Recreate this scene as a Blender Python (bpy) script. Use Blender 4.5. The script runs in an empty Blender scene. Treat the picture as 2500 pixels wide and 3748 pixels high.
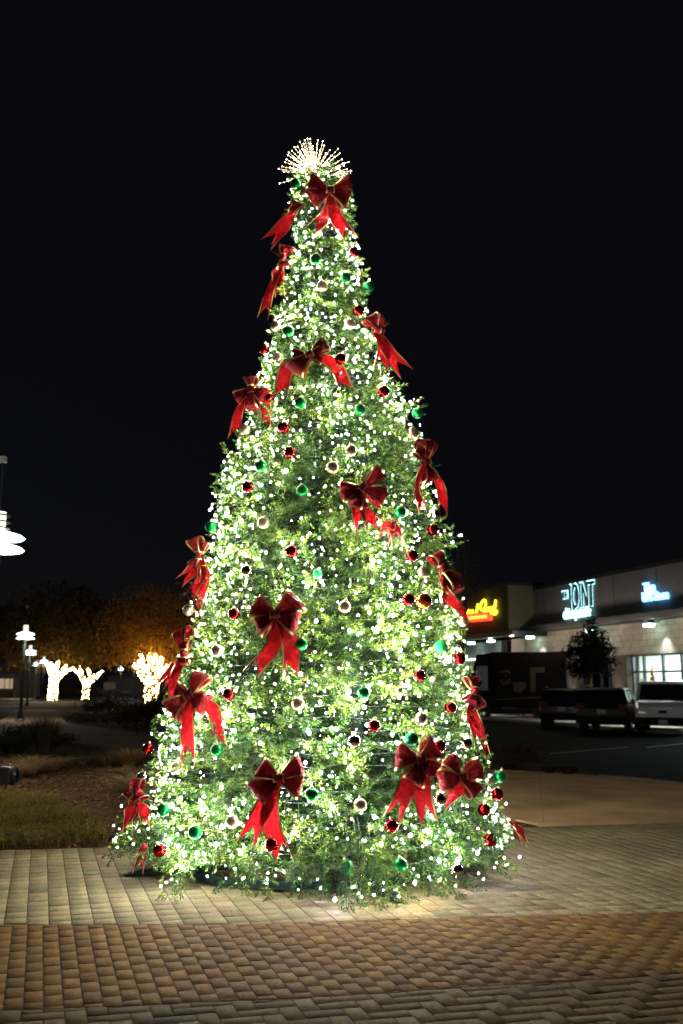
import bpy, math, random
import numpy as np
from mathutils import Vector, Matrix, noise
random.seed(7); RNG = np.random.default_rng(7)
D2R = math.radians
scn = bpy.context.scene
COL = scn.collection

# ------------------------------------------------------------------ camera, world, exposure
F_PX, CAM_H, PITCH, ROLL = 3644.0, 1.65, D2R(9.98), D2R(0.5)
CAM = Vector((0, 0, CAM_H))
Fv = Vector((0, math.cos(PITCH), math.sin(PITCH)))
U0 = Vector((0, -math.sin(PITCH), math.cos(PITCH))); R0 = Vector((1, 0, 0))
Uv = U0*math.cos(ROLL) - R0*math.sin(ROLL)
Rv = R0*math.cos(ROLL) + U0*math.sin(ROLL)
cd = bpy.data.cameras.new('camera'); cam = bpy.data.objects.new('camera', cd); COL.objects.link(cam)
cam.matrix_world = Matrix(((Rv.x, Uv.x, -Fv.x, CAM.x), (Rv.y, Uv.y, -Fv.y, CAM.y), (Rv.z, Uv.z, -Fv.z, CAM.z), (0, 0, 0, 1)))
cd.sensor_fit = 'VERTICAL'; cd.sensor_height = 36; cd.sensor_width = 24; cd.lens = 36*F_PX/3748
cd.clip_start = .05; cd.clip_end = 2000
cd.dof.use_dof = True; cd.dof.focus_distance = 7.4; cd.dof.aperture_fstop = 2.4
scn.camera = cam
scn.view_settings.view_transform = 'Standard'; scn.view_settings.look = 'None'
scn.view_settings.exposure = 0; scn.view_settings.gamma = 1
w = bpy.data.worlds.new('World'); scn.world = w; w.use_nodes = True
nt = w.node_tree; bg = nt.nodes['Background']
sky = nt.nodes.new('ShaderNodeTexSky'); sky.sky_type = 'NISHITA'; sky.sun_disc = False
sky.sun_elevation = D2R(-6); sky.sun_rotation = D2R(300); sky.air_density = 1; sky.dust_density = 2
addn = nt.nodes.new('ShaderNodeMix'); addn.data_type = 'RGBA'; addn.blend_type = 'ADD'; addn.inputs[0].default_value = 1
nt.links.new(sky.outputs[0], addn.inputs[6]); addn.inputs[7].default_value = (.024, .024, .034, 1)
nt.links.new(addn.outputs[2], bg.inputs[0]); bg.inputs[1].default_value = .1
scn.cycles.use_denoising = True
scn.cycles.max_bounces = 5; scn.cycles.diffuse_bounces = 2; scn.cycles.glossy_bounces = 3
scn.cycles.transmission_bounces = 3; scn.cycles.transparent_max_bounces = 8
scn.cycles.sample_clamp_indirect = 3; scn.cycles.sample_clamp_direct = 0
scn.cycles.filter_width = 1.45

BULB_E = 590.0

def ray(px, py):
    return (Fv + Rv*((px-1250)/F_PX) + Uv*((1874-py)/F_PX)).normalized()
def gnd(px, py, z=0.0):
    r = ray(px, py); return CAM + r*((z-CAM.z)/r.z)
def at_y(px, py, Y):
    r = ray(px, py); return CAM + r*(Y/r.y)
S = 2500/1568.0

# ------------------------------------------------------------------ materials
MATS = {}
def mat(name, base=(.5,.5,.5), rough=.6, metal=0, emis=None, estr=0, spec=.5, noise_amt=0, nscale=8, bump=0, bscale=60,
        trans=0, attr=False, coat=0, sheen=0, dist=.01, sampling=None):
    if name in MATS: return MATS[name]
    m = bpy.data.materials.new(name); m.use_nodes = True; t = m.node_tree; p = t.nodes['Principled BSDF']; L = t.links
    p.inputs['Base Color'].default_value = (*base, 1); p.inputs['Roughness'].default_value = rough
    p.inputs['Metallic'].default_value = metal; p.inputs['Specular IOR Level'].default_value = spec
    p.inputs['Coat Weight'].default_value = coat; p.inputs['Sheen Weight'].default_value = sheen
    if emis: p.inputs['Emission Color'].default_value = (*emis, 1); p.inputs['Emission Strength'].default_value = estr
    src = None
    tc = t.nodes.new('ShaderNodeTexCoord')
    if attr:
        a = t.nodes.new('ShaderNodeAttribute'); a.attribute_name = 'tint'; src = a.outputs['Color']
    if noise_amt:
        n = t.nodes.new('ShaderNodeTexNoise'); n.inputs['Scale'].default_value = nscale; n.inputs['Detail'].default_value = 6
        L.new(tc.outputs['Object'], n.inputs['Vector'])
        mr = t.nodes.new('ShaderNodeMapRange'); mr.inputs[1].default_value = .3; mr.inputs[2].default_value = .7
        mr.inputs[3].default_value = 1-noise_amt; mr.inputs[4].default_value = 1+noise_amt
        L.new(n.outputs['Fac'], mr.inputs[0])
        mx = t.nodes.new('ShaderNodeVectorMath'); mx.operation = 'SCALE'
        if src: L.new(src, mx.inputs[0])
        else: mx.inputs[0].default_value = base
        L.new(mr.outputs[0], mx.inputs['Scale']); src = mx.outputs[0]
    if src: L.new(src, p.inputs['Base Color'])
    if bump:
        n2 = t.nodes.new('ShaderNodeTexNoise'); n2.inputs['Scale'].default_value = bscale; n2.inputs['Detail'].default_value = 5
        L.new(tc.outputs['Object'], n2.inputs['Vector'])
        b = t.nodes.new('ShaderNodeBump'); b.inputs['Strength'].default_value = bump; b.inputs['Distance'].default_value = dist
        L.new(n2.outputs['Fac'], b.inputs['Height']); L.new(b.outputs[0], p.inputs['Normal'])
    if trans:
        out = t.nodes['Material Output']; tr = t.nodes.new('ShaderNodeBsdfTranslucent')
        tr.inputs[0].default_value = (*base, 1)
        if src: L.new(src, tr.inputs[0])
        ms = t.nodes.new('ShaderNodeMixShader'); ms.inputs[0].default_value = trans
        L.new(p.outputs[0], ms.inputs[1]); L.new(tr.outputs[0], ms.inputs[2]); L.new(ms.outputs[0], out.inputs[0])
    if sampling: m.cycles.emission_sampling = sampling
    MATS[name] = m; return m

def glass_mat(name, tint=(.9,.95,.95), refl=.12):
    if name in MATS: return MATS[name]
    m = bpy.data.materials.new(name); m.use_nodes = True; t = m.node_tree; L = t.links
    t.nodes.remove(t.nodes['Principled BSDF']); out = t.nodes['Material Output']
    a = t.nodes.new('ShaderNodeBsdfTransparent'); a.inputs[0].default_value = (*tint, 1)
    g = t.nodes.new('ShaderNodeBsdfGlossy'); g.inputs['Roughness'].default_value = .03
    ms = t.nodes.new('ShaderNodeMixShader'); ms.inputs[0].default_value = refl
    L.new(a.outputs[0], ms.inputs[1]); L.new(g.outputs[0], ms.inputs[2]); L.new(ms.outputs[0], out.inputs[0])
    MATS[name] = m; return m

# ------------------------------------------------------------------ mesh helpers
def link_mesh(name, me, parent=None, world=True):
    o = bpy.data.objects.new(name, me); COL.objects.link(o)
    if parent is not None:
        o.parent = parent
        if world:
            p = parent; off = Vector((0,0,0))
            while p is not None: off += p.location; p = p.parent
            o.location = -off
    return o
def tag(o, label=None, cat=None, group=None, kind=None):
    if label: o['label'] = label
    if cat: o['category'] = cat
    if group: o['group'] = group
    if kind: o['kind'] = kind
    return o
def empty(name, loc, label, cat, group=None, rz=0):
    o = bpy.data.objects.new(name, None); COL.objects.link(o); o.location = loc; o.rotation_euler.z = rz
    o.empty_display_size = .2
    return tag(o, label, cat, group)
def copy_tree(o, parent=None, loc=None):
    c = o.copy(); COL.objects.link(c); c.parent = parent
    if loc is not None: c.location = loc
    for ch in o.children: copy_tree(ch, c)
    return c

class MB:
    def __init__(s): s.v = []; s.f = []; s.m = []
    def quad(s, pts, mi=0):
        b = len(s.v); s.v += [Vector(p) for p in pts]; s.f.append(tuple(range(b, b+len(pts)))); s.m.append(mi); return s
    def hexa(s, P, mi=0):   # 8 points: bottom 0-3 ccw, top 4-7
        b = len(s.v); s.v += [Vector(p) for p in P]
        for q in ((3,2,1,0),(4,5,6,7),(0,1,5,4),(1,2,6,5),(2,3,7,6),(3,0,4,7)):
            s.f.append(tuple(b+i for i in q)); s.m.append(mi)
        return s
    def box(s, x0, x1, y0, y1, z0, z1, T=None, mi=0):
        P = [(x0,y0,z0),(x1,y0,z0),(x1,y1,z0),(x0,y1,z0),(x0,y0,z1),(x1,y0,z1),(x1,y1,z1),(x0,y1,z1)]
        if T: P = [T(*p) for p in P]
        return s.hexa(P, mi)
    def tube(s, pts, radii, n=8, mi=0, cap=True):
        pts = [Vector(p) for p in pts]; k = len(pts)
        if not hasattr(radii, '__len__'): radii = [radii]*k
        b = len(s.v); up = None
        for i in range(k):
            d = (pts[min(i+1,k-1)] - pts[max(i-1,0)]).normalized()
            if up is None: up = Vector((0,0,1)) if abs(d.z) < .9 else Vector((1,0,0))
            x = d.cross(up).normalized(); y = d.cross(x).normalized(); up = -y if False else up
            for j in range(n):
                a = 2*math.pi*j/n; s.v.append(pts[i] + (x*math.cos(a)+y*math.sin(a))*radii[i])
        for i in range(k-1):
            for j in range(n):
                s.f.append((b+i*n+j, b+i*n+(j+1)%n, b+(i+1)*n+(j+1)%n, b+(i+1)*n+j)); s.m.append(mi)
        if cap:
            s.f.append(tuple(b+j for j in range(n))); s.m.append(mi)
            s.f.append(tuple(b+(k-1)*n+j for j in reversed(range(n)))); s.m.append(mi)
        return s
    def lathe(s, prof, n=24, c=(0,0,0), mi=0):   # prof: (r,z)
        b = len(s.v)
        for r, z in prof:
            for j in range(n):
                a = 2*math.pi*j/n; s.v.append(Vector((c[0]+r*math.cos(a), c[1]+r*math.sin(a), c[2]+z)))
        for i in range(len(prof)-1):
            for j in range(n):
                s.f.append((b+i*n+j, b+i*n+(j+1)%n, b+(i+1)*n+(j+1)%n, b+(i+1)*n+j)); s.m.append(mi)
        return s
    def build(s, name, mats, parent=None, world=True, smooth=False, bevel=0):
        me = bpy.data.meshes.new(name); me.from_pydata([tuple(v) for v in s.v], [], s.f)
        if not isinstance(mats, (list, tuple)): mats = [mats]
        for m in mats: me.materials.append(m)
        if any(s.m): me.polygons.foreach_set('material_index', s.m)
        if smooth: me.polygons.foreach_set('use_smooth', [True]*len(me.polygons))
        me.update()
        o = link_mesh(name, me, parent, world)
        if bevel:
            b = o.modifiers.new('bevel', 'BEVEL'); b.width = bevel; b.segments = 2; b.limit_method = 'ANGLE'
        return o

def np_mesh(name, V, Fc, mats, tint=None, midx=None, smooth=False):
    V = np.asarray(V, np.float32).reshape(-1, 3); Fc = np.asarray(Fc, np.int32); n, k = Fc.shape
    me = bpy.data.meshes.new(name); me.vertices.add(len(V)); me.vertices.foreach_set('co', V.ravel())
    me.loops.add(n*k); me.loops.foreach_set('vertex_index', Fc.ravel())
    me.polygons.add(n); me.polygons.foreach_set('loop_start', np.arange(0, n*k, k, dtype=np.int32))
    try: me.polygons.foreach_set('loop_total', np.full(n, k, np.int32))
    except Exception: pass
    if not isinstance(mats, (list, tuple)): mats = [mats]
    for m in mats: me.materials.append(m)
    if midx is not None: me.polygons.foreach_set('material_index', np.asarray(midx, np.int32))
    if smooth: me.polygons.foreach_set('use_smooth', np.ones(n, bool))
    if tint is not None:
        a = me.color_attributes.new('tint', 'FLOAT_COLOR', 'POINT')
        c = np.ones((len(V), 4), np.float32); c[:, :3] = tint; a.data.foreach_set('color', c.ravel())
    me.update(calc_edges=True); me.validate()
    return me

def unit(a): return a/np.maximum(np.linalg.norm(a, axis=-1, keepdims=True), 1e-9)
def poly_sheet(name, pts, z, m, thick=0, sub=None):
    mb = MB(); n = len(pts); top = [Vector((p[0], p[1], z)) for p in pts]
    mb.quad(top)
    if thick:
        for i in range(n):
            a, b = top[i], top[(i+1) % n]
            mb.quad([a, a-Vector((0,0,thick)), b-Vector((0,0,thick)), b])
    return mb.build(name, m)

# ------------------------------------------------------------------ ground sheets
soil = mat('asphalt', (.022,.021,.021), .9, spec=.08, noise_amt=.35, nscale=.6, bump=.5, bscale=180)
g = MB().quad([(-400,-60,0),(400,-60,0),(400,700,0),(-400,700,0)]).build('ground', soil); tag(g, kind='structure')
concrete = mat('concrete', (.36,.33,.28), .85, noise_amt=.28, nscale=1.1, bump=.35, bscale=90)
warmslab = mat('slab_concrete', (.56,.36,.17), .9, spec=.08, noise_amt=.3, nscale=.9, bump=.35, bscale=70)  # tan base carries the warm light on the slab in its colour
mulchm = mat('mulch', (.085,.045,.022), .95, spec=.05, noise_amt=.6, nscale=22, bump=1.0, bscale=45, dist=.03)
def G(*a): return [gnd(x, y) for x, y in a]
tag(poly_sheet('parking_lot', [Vector((6,9.5,0)),Vector((60,9.5,0)),Vector((60,90,0)),Vector((-2,110,0)),Vector((1.5,16,0))], .004,
    mat('lot_asphalt', (.008,.008,.0095), .9, spec=.05, noise_amt=.3, nscale=.8, bump=.6, bscale=140)), kind='structure')
slab = G((1450,2818),(1830,2826),(2050,2838),(2200,2850),(2350,2864),(2500,2882),(2900,2935),(3300,3000),(3000,3004),(2500,3017),(1973,3031),(1920,3020),(1860,3008),(1700,2985),(1450,2960))
tag(poly_sheet('concrete_slab', slab, .05, warmslab, .06), kind='structure')
tag(poly_sheet('planting_strip', G((1650,2790),(1650,2824),(1830,2824),(2050,2835),(2190,2847),(2140,2818),(1900,2795)), .03, mulchm, .04), kind='structure')
tag(poly_sheet('planting_corner', G((1450,2962),(1700,2987),(1860,3010),(1920,3022),(1972,3033),(1700,3048),(1450,3060)), .03, mulchm, .03), kind='structure')

bedpts = G((-1500,3140),(0,3124),(398,3112),(1000,3082),(1400,3062),(1400,2980),(900,2800),(560,2760),(200,2722),(0,2700),(-1500,2745))
# mulch bed as a bumpy grid clipped to the outline
def inside(poly, x, y):
    c = np.zeros(x.shape, bool); n = len(poly)
    for i in range(n):
        x1, y1 = poly[i][0], poly[i][1]; x2, y2 = poly[(i+1) % n][0], poly[(i+1) % n][1]
        cond = ((y1 > y) != (y2 > y)); xi = (x2-x1)*(y-y1)/((y2-y1) if y2 != y1 else 1e-9)+x1
        c ^= cond & (x < xi)
    return c
tag(poly_sheet('planting_bed', bedpts, .02, mulchm, .03), kind='structure')
path_m = mat('path_concrete', (.22,.15,.10), .9, spec=.08, noise_amt=.3, nscale=.7, bump=.3, bscale=60)
tag(poly_sheet('footpath', G((-900,2720),(0,2694),(200,2716),(560,2754),(1000,2800),(1300,2830),(1300,2760),(900,2728),(540,2690),(250,2650),(200,2600),(60,2600),(0,2640),(-900,2680)), .03, path_m, .04), kind='structure')
tag(poly_sheet('pavement', G((-1200,2588),(0,2588),(480,2582),(900,2580),(900,2569),(480,2570),(0,2571),(-1200,2572)), .06, concrete, .07), kind='structure')
tag(poly_sheet('pavement', G((-900,2562),(110,2562),(130,2556),(-900,2555)), .06, concrete, .07), kind='structure')

jm = mat('slab_joint', (.38,.25,.13), .9)
def strip(a, b, w_, z, m, nm):
    a, b = gnd(*a), gnd(*b); d = (b-a).normalized(); q = Vector((-d.y, d.x, 0))*w_/2
    return tag(MB().quad([(p_.x, p_.y, z) for p_ in (a-q, b-q, b+q, a+q)]).build(nm, m), kind='structure')
strip((1973,2838),(1990,3028),.012,.0545,jm,'slab_joint'); strip((2330,2864),(2480,3014),.012,.0545,jm,'slab_joint'); strip((1500,2905),(2900,2955),.012,.0585,jm,'slab_joint')
kb = mat('kerb_concrete', (.22,.16,.10), .85, noise_amt=.25, nscale=3, bump=.4, bscale=60)
mbk = MB(); kp = G((2190,2848),(2350,2862.5),(2500,2880.5),(2900,2933.5))
for i in range(len(kp)-1):
    a, b = kp[i], kp[i+1]; d = (b-a).normalized(); q = Vector((-d.y, d.x, 0))*.15
    mbk.hexa([a+Vector((0,0,.004)), b+Vector((0,0,.004)), b+q+Vector((0,0,.004)), a+q+Vector((0,0,.004)), a+Vector((0,0,.062)), b+Vector((0,0,.062)), b+q+Vector((0,0,.062)), a+q+Vector((0,0,.062))])
tag(mbk.build('kerb', kb), kind='structure')
# ------------------------------------------------------------------ pavers
AZ = math.atan2(ray(150, 2506).x, ray(150, 2506).y)
au = np.array([math.sin(AZ), math.cos(AZ)]); av = np.array([math.cos(AZ), -math.sin(AZ)])
def uv_of(pt): p = np.array([pt[0], pt[1]]); return float(p@au), float(p@av)
def curve(pxs):
    q = sorted([(uv_of(gnd(x, y))[1], uv_of(gnd(x, y))[0]) for x, y in pxs]); vs = [a for a, _ in q]; us = [b for _, b in q]
    return lambda v: np.interp(v, vs, us)
c_out = curve([(-1500,3140),(0,3122),(398,3110),(1200,3070),(1973,3033),(2500,3019),(3400,3000)])
c_mid = curve([(-900,3405),(0,3398),(800,3397),(1250,3386),(1700,3371),(2020,3363),(2480,3350),(3400,3325)])
c_low = curve([(-600,3735),(122,3713),(500,3698),(1110,3669),(1380,3655),(1661,3632),(2002,3613),(2317,3592),(2500,3576),(3400,3520)])
P = []   # u0,u1,v0,v1 arrays with 4 u corners
def add_rows(pw, pl, lo, hi, stagger, kind):
    for ci, v0 in enumerate(np.arange(-9, 13, pw)):
        v1 = v0+pw; off = (pl*stagger*(ci % 2)) + (random.uniform(-.015,.015) if kind == 0 else 0)
        for u0 in np.arange(-1.0+off, 16, pl):
            u1 = u0+pl
            a0, a1 = max(u0, lo(v0)), max(u0, lo(v1)); b0, b1 = min(u1, hi(v0)), min(u1, hi(v1))
            if b0-a0 < .025 or b1-a1 < .025: continue
            P.append((a0, b0, a1, b1, v0, v1, kind))
low0 = lambda v: -1.0+0*v
add_rows(.150, .172, c_mid, c_out, 0, 0)
add_rows(.099, .196, c_low, c_mid, .5, 1)
# herringbone in front
pw = .105
def hb(i, j):
    return
for i in range(-100, 130):
    for j in range(8, 90):
        k = (i - j) % 4
        u0, v0 = j*pw, i*pw
        if k == 0: u1, v1 = u0+pw, v0+2*pw
        elif k == 3: u1, v1 = u0+2*pw, v0+pw
        else: continue
        lim = min(float(c_low(v0)), float(c_low(v1)))
        if u1 < 1.5 or u0 > lim-.03 or v0 < -9 or v0 > 12: continue
        P.append((u0, min(u1, float(c_low(v0))), u0, min(u1, float(c_low(v1))), v0, v1, 2))
P = np.array([p for p in P]); n = len(P); g_ = .0045
u00, u10, u01, u11, vv0, vv1, kd = P.T
jit = RNG.normal(0, .0012, (n, 2))
def corner(u, v, z): return np.stack([u*au[0]+v*av[0], u*au[1]+v*av[1], z], -1)
zt = .024 + RNG.normal(0, .0008, n); tl = RNG.normal(0, .0005, (n, 4))
gg = np.where(kd == 0, .0030, .0036)
o0 = [corner(u00+gg+jit[:,0], vv0+gg, np.full(n,.006)), corner(u10-gg+jit[:,0], vv0+gg, np.full(n,.006)),
      corner(u11-gg+jit[:,0], vv1-gg, np.full(n,.006)), corner(u01+gg+jit[:,0], vv1-gg, np.full(n,.006))]
b1 = gg*.6
o1 = [corner(u00+gg+jit[:,0], vv0+gg, zt-.0018+tl[:,0]), corner(u10-gg+jit[:,0], vv0+gg, zt-.0018+tl[:,1]),
      corner(u11-gg+jit[:,0], vv1-gg, zt-.0018+tl[:,2]), corner(u01+gg+jit[:,0], vv1-gg, zt-.0018+tl[:,3])]
gi = gg+.0022
o2 = [corner(u00+gi+jit[:,0], vv0+gi, zt+tl[:,0]), corner(u10-gi+jit[:,0], vv0+gi, zt+tl[:,1]),
      corner(u11-gi+jit[:,0], vv1-gi, zt+tl[:,2]), corner(u01+gi+jit[:,0], vv1-gi, zt+tl[:,3])]
PV = np.stack(o0+o1+o2, 1)
fq = np.array([[8,11,10,9],[0,4,5,1],[1,5,6,2],[2,6,7,3],[3,7,4,0],[4,8,9,5],[5,9,10,6],[6,10,11,7],[7,11,8,4]])[:, ::-1]
PF = (np.arange(n)[:,None,None]*12 + fq[None]).reshape(-1, 4)
basec = np.array([[.235,.190,.100],[.150,.082,.025],[.098,.068,.030]])[kd.astype(int)]
mott = np.array([noise.noise(Vector((c_[0]*.9, c_[1]*.9, 3))) + .6*noise.noise(Vector((c_[0]*2.6, c_[1]*2.6, 9))) for c_ in PV[:,0,:]])[:,None]
var = (1 + RNG.normal(0, .10, (n,1)))*(1+.30*mott); hue = RNG.normal(0, .025, (n,3))
tint = np.clip(basec*var*(1+hue), .03, .7)
tint = np.repeat(tint, 12, 0); 
pm = mat('paver', rough=.9, spec=.06, attr=True, noise_amt=.26, nscale=55)
names = ['paved_plaza', 'paved_band', 'paved_forecourt']
for k in range(3):
    sel = kd == k; nk = sel.sum()
    me = np_mesh(names[k], PV[sel], (np.arange(nk)[:,None,None]*12 + fq[None]).reshape(-1,4), pm, tint=tint.reshape(n,12,3)[sel].reshape(-1,3))
    tag(link_mesh(names[k], me), kind='structure')
sand = mat('joint_sand', (.07,.05,.03), .95, spec=.05, noise_amt=.4, nscale=30, bump=.5, bscale=300)
vs = np.linspace(-9, 13, 40); cc = [corner(np.array([float(c_out(v))]), np.array([v]), np.array([0.]))[0] for v in vs]
poly = [Vector((*(corner(np.array([-1.]), np.array([-9.]), np.array([0.]))[0][:2]), 0))] + [Vector(c) for c in cc] + [Vector((*(corner(np.array([-1.]), np.array([13.]), np.array([0.]))[0][:2]), 0))]
tag(poly_sheet('paving_base', poly, .0210, sand), kind='structure')

# ------------------------------------------------------------------ the Christmas tree
TX, TY = -.27, 9.7
prof_s = [(395,676,800),(440,668,806),(500,666,806),(560,664,816),(650,652,848),(700,640,842),(760,620,856),(800,606,876),(870,596,902),(920,582,925),
 (960,566,948),(1000,548,962),(1050,522,982),(1130,492,1000),(1200,488,1016),(1240,482,1032),(1300,472,1038),(1400,442,1062),(1500,412,1076),
 (1600,384,1092),(1700,354,1120),(1780,334,1144),(1850,312,1158),(1900,296,1180),(1950,275,1182),(1990,290,1165)]
hs, RL, RR = [], [], []
for sy, l, r in prof_s:
    a = at_y(l*S, sy*S, TY); b = at_y(r*S, sy*S, TY)
    hs.append((a.z+b.z)/2); RL.append(TX-a.x); RR.append(b.x-TX)
hs = np.array(hs)[::-1]; RL = np.array(RL)[::-1]; RR = np.array(RR)[::-1]
hs = np.concatenate([[0.12], hs]); RL = np.concatenate([[RL[0]*.86], RL]); RR = np.concatenate([[RR[0]*.86], RR])
TOPZ = hs[-1]
def Rt(h, phi):
    l = np.interp(h, hs, RL); r = np.interp(h, hs, RR); c = np.cos(phi)
    return ((l+r)/2 + (r-l)/2*c)*.955
def surf(h, phi, dr=0.0):
    r = Rt(h, phi)+dr
    return np.stack([TX+r*np.cos(phi), TY+r*np.sin(phi), h], -1)
def snorm(h, phi):
    s = (Rt(h-.2, phi)-Rt(h+.2, phi))/.4
    nrm = np.stack([np.cos(phi), np.sin(phi), np.asarray(s)*1.0], -1); return unit(nrm)
def hit(px, py, dr=0.0):
    r = ray(px, py); best = None
    for t in np.arange(6, 14, .01):
        p = CAM + r*t; h = min(max(p.z, .12), TOPZ); phi = math.atan2(p.y-TY, p.x-TX)
        d = math.hypot(p.x-TX, p.y-TY) - (float(Rt(h, phi))+dr)
        if best is None or d < best[0]-1e-4: best = (d, p, phi, h)
        if d <= 0: break
    return best[1], best[2], best[3]

CTX = Vector((TX, TY, 0))
tree = empty('christmas_tree', CTX, 'tall cone of green artificial branches covered in white lights, standing on pavers', 'christmas tree')
foli = mat('needles', rough=.45, attr=True, spec=.28, trans=.08)
# branches
def make_branches():
    NB = 2700
    hg = np.linspace(.12, TOPZ-.02, 400); wgt = np.interp(hg, hs, (RL+RR)/2)+.05; cdf = np.cumsum(wgt); cdf /= cdf[-1]
    h = np.interp(RNG.random(NB), cdf, hg); h = np.maximum(h, RNG.uniform(.20,.30,NB)); h[:150] = RNG.uniform(.24,.50,150); phi = RNG.random(NB)*2*np.pi
    R = Rt(h, phi)
    dr = RNG.normal(-.105, .055, NB); out = RNG.random(NB) < .05; dr[out] += RNG.uniform(.04, .15, out.sum())
    sc = np.clip(R/.8, .45, 1)
    dr = dr*np.clip(R/.9, .4, 1)
    tip = np.stack([TX+(R+dr)*np.cos(phi), TY+(R+dr)*np.sin(phi), h], -1)
    rad = np.stack([np.cos(phi), np.sin(phi), np.zeros(NB)], -1)
    drop = np.where(h < .55, RNG.uniform(-.75, -.1, NB), RNG.normal(.12, .30, NB))
    d = unit(rad + np.stack([np.zeros(NB)]*2+[drop], -1) + RNG.normal(0, .22, (NB,3)))
    return tip, d, sc, h, phi
tip, bd, bsc, bh, bphi = make_branches()
# hand placed protruding branches (right mid, lower left and right tips, front droops)
extra = [((956,938),(1,0,.15)),((940,930),(1,0,.1)),((915,925),(1,-.3,.1)),((1038,1252),(1,0,.6)),((1030,1240),(.8,0,.8)),((262,1962),(-1,-.2,-.6)),((275,1935),(-1,-.3,-.2)),((290,1925),(-1,-.3,-.2)),
 ((300,1900),(-1,-.3,0)),((285,1910),(-1,-.3,0)),((1172,1985),(1,-.2,-.5)),((1160,1995),(1,-.3,-.4)),((1150,1998),(.8,-.5,-.4)),((388,2055),(-.4,-1,-.7)),((400,2040),(-.4,-1,-.7)),((420,2030),(-.3,-1,-.5)),
 ((615,2052),(0,-1,-1)),((735,2052),(0,-1,-1)),((795,2078),(0,-.5,-1)),((830,2070),(.1,-.7,-1)),((860,2075),(.2,-.7,-.9)),((905,2070),(.3,-.7,-.6)),((930,2060),(.2,-.8,-.9)),((1000,2045),(.3,-.8,-.9)),((1045,2050),(.5,-.8,-.6)),((970,2040),(.3,-.8,-.8)),
 ((500,2035),(-.2,-1,-.7)),((560,2040),(-.2,-1,-.7)),((690,2050),(0,-1,-.9)),((820,2050),(0,-1,-.9)),((875,2055),(0,-1,-.9)),((1085,2035),(.6,-.8,-.5))]
et, ed = [], []
for (sx, sy), dv in extra:
    p, ph, hh = hit(sx*S, sy*S, 0.0)
    if sy > 2000: p = CAM + ray(sx*S, sy*S)*((CAM.z-max(.07, .07))/-ray(sx*S, sy*S).z) if sy > 2028 else p
    et.append(p[:]); ed.append(dv)
et = np.array(et); ed = unit(np.array(ed, float)); NE = len(et)
tip = np.concatenate([tip, et]); bd = np.concatenate([bd, ed]); bsc = np.concatenate([bsc, np.ones(NE)*1.05])
NBt = len(tip)
# sprigs along each branch
KS = 9
tpos = np.linspace(0, 1, KS)[None, :]
blen = (.36*bsc)[:, None]
org = tip[:,None,:] - bd[:,None,:]*(blen*(1-tpos))[...,None]*1.0
upv = np.array([0,0,1.]); side = unit(np.cross(bd, upv+RNG.normal(0,.25,(NBt,3)))); up2 = unit(np.cross(side, bd))
sgn = np.where(np.arange(KS)%2 == 0, 1., -1.)[None,:,None]
spread = RNG.uniform(.45, 1.0, (NBt, KS, 1))*np.where(tpos < .95, 1, .1)[...,None]
sd = unit(bd[:,None,:] + side[:,None,:]*sgn*spread + up2[:,None,:]*RNG.normal(.08,.38,(NBt,KS,1)) + RNG.normal(0,.12,(NBt,KS,3)))
sl = (RNG.uniform(.10,.165,(NBt,KS)))*np.clip(bsc,.6,1)[:,None]
org = org.reshape(-1,3); sd = sd.reshape(-1,3); sl = sl.ravel(); NS = len(org)
# inner dark filler sprigs
def needles(org, sd, sl, NN, nlen, nw):
    NS = len(org)
    a = unit(np.cross(sd, RNG.normal(0,1,(NS,3)))); b = np.cross(sd, a)
    k = np.arange(NN); t = (k+.5)/NN
    ang = k[None,:]*2.4 + RNG.uniform(0,6.28,(NS,1)) + RNG.normal(0,.25,(NS,NN))
    rad = a[:,None,:]*np.cos(ang)[...,None] + b[:,None,:]*np.sin(ang)[...,None]
    base = org[:,None,:] + sd[:,None,:]*(sl[:,None]*t[None,:])[...,None]
    lean = (.55 + .9*t)[None,:,None]
    nd = unit(rad + sd[:,None,:]*lean)
    L = nlen*(1-.35*t)[None,:]*RNG.uniform(.75,1.2,(NS,NN))
    wv = unit(np.cross(nd, RNG.normal(0,1,(NS,NN,3))))*nw
    tipn = base + nd*L[...,None] + np.array([0,0,-.004])
    mid = base + nd*(L*.45)[...,None]
    V = np.stack([base, mid+wv, tipn, mid-wv], 2)
    return V
V = needles(org, sd, sl, 20, .047, .0055)
n1 = NS*20
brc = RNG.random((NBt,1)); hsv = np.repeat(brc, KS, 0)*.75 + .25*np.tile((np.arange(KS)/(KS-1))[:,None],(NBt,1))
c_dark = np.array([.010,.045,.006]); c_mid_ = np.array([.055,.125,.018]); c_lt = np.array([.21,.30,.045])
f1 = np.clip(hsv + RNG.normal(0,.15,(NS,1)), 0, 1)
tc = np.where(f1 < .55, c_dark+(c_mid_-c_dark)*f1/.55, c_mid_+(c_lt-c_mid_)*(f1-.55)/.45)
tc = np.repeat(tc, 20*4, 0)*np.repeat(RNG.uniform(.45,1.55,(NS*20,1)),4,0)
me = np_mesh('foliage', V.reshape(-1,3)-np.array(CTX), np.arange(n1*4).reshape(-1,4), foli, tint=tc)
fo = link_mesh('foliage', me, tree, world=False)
# branch wires (brown-green stems)
mb = MB()
for i in range(0, NBt, 1):
    if i % 2 and i < NBt-NE: continue
    p = Vector(tip[i]); d = Vector(bd[i]); L = .36*bsc[i]
    mb.tube([p-d*(L+.35), p-d*L, p+d*.02], [.006,.005,.002], 3, cap=False)
mb.build('branch_stems', mat('stem', (.035,.05,.02), .7), tree)
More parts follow.
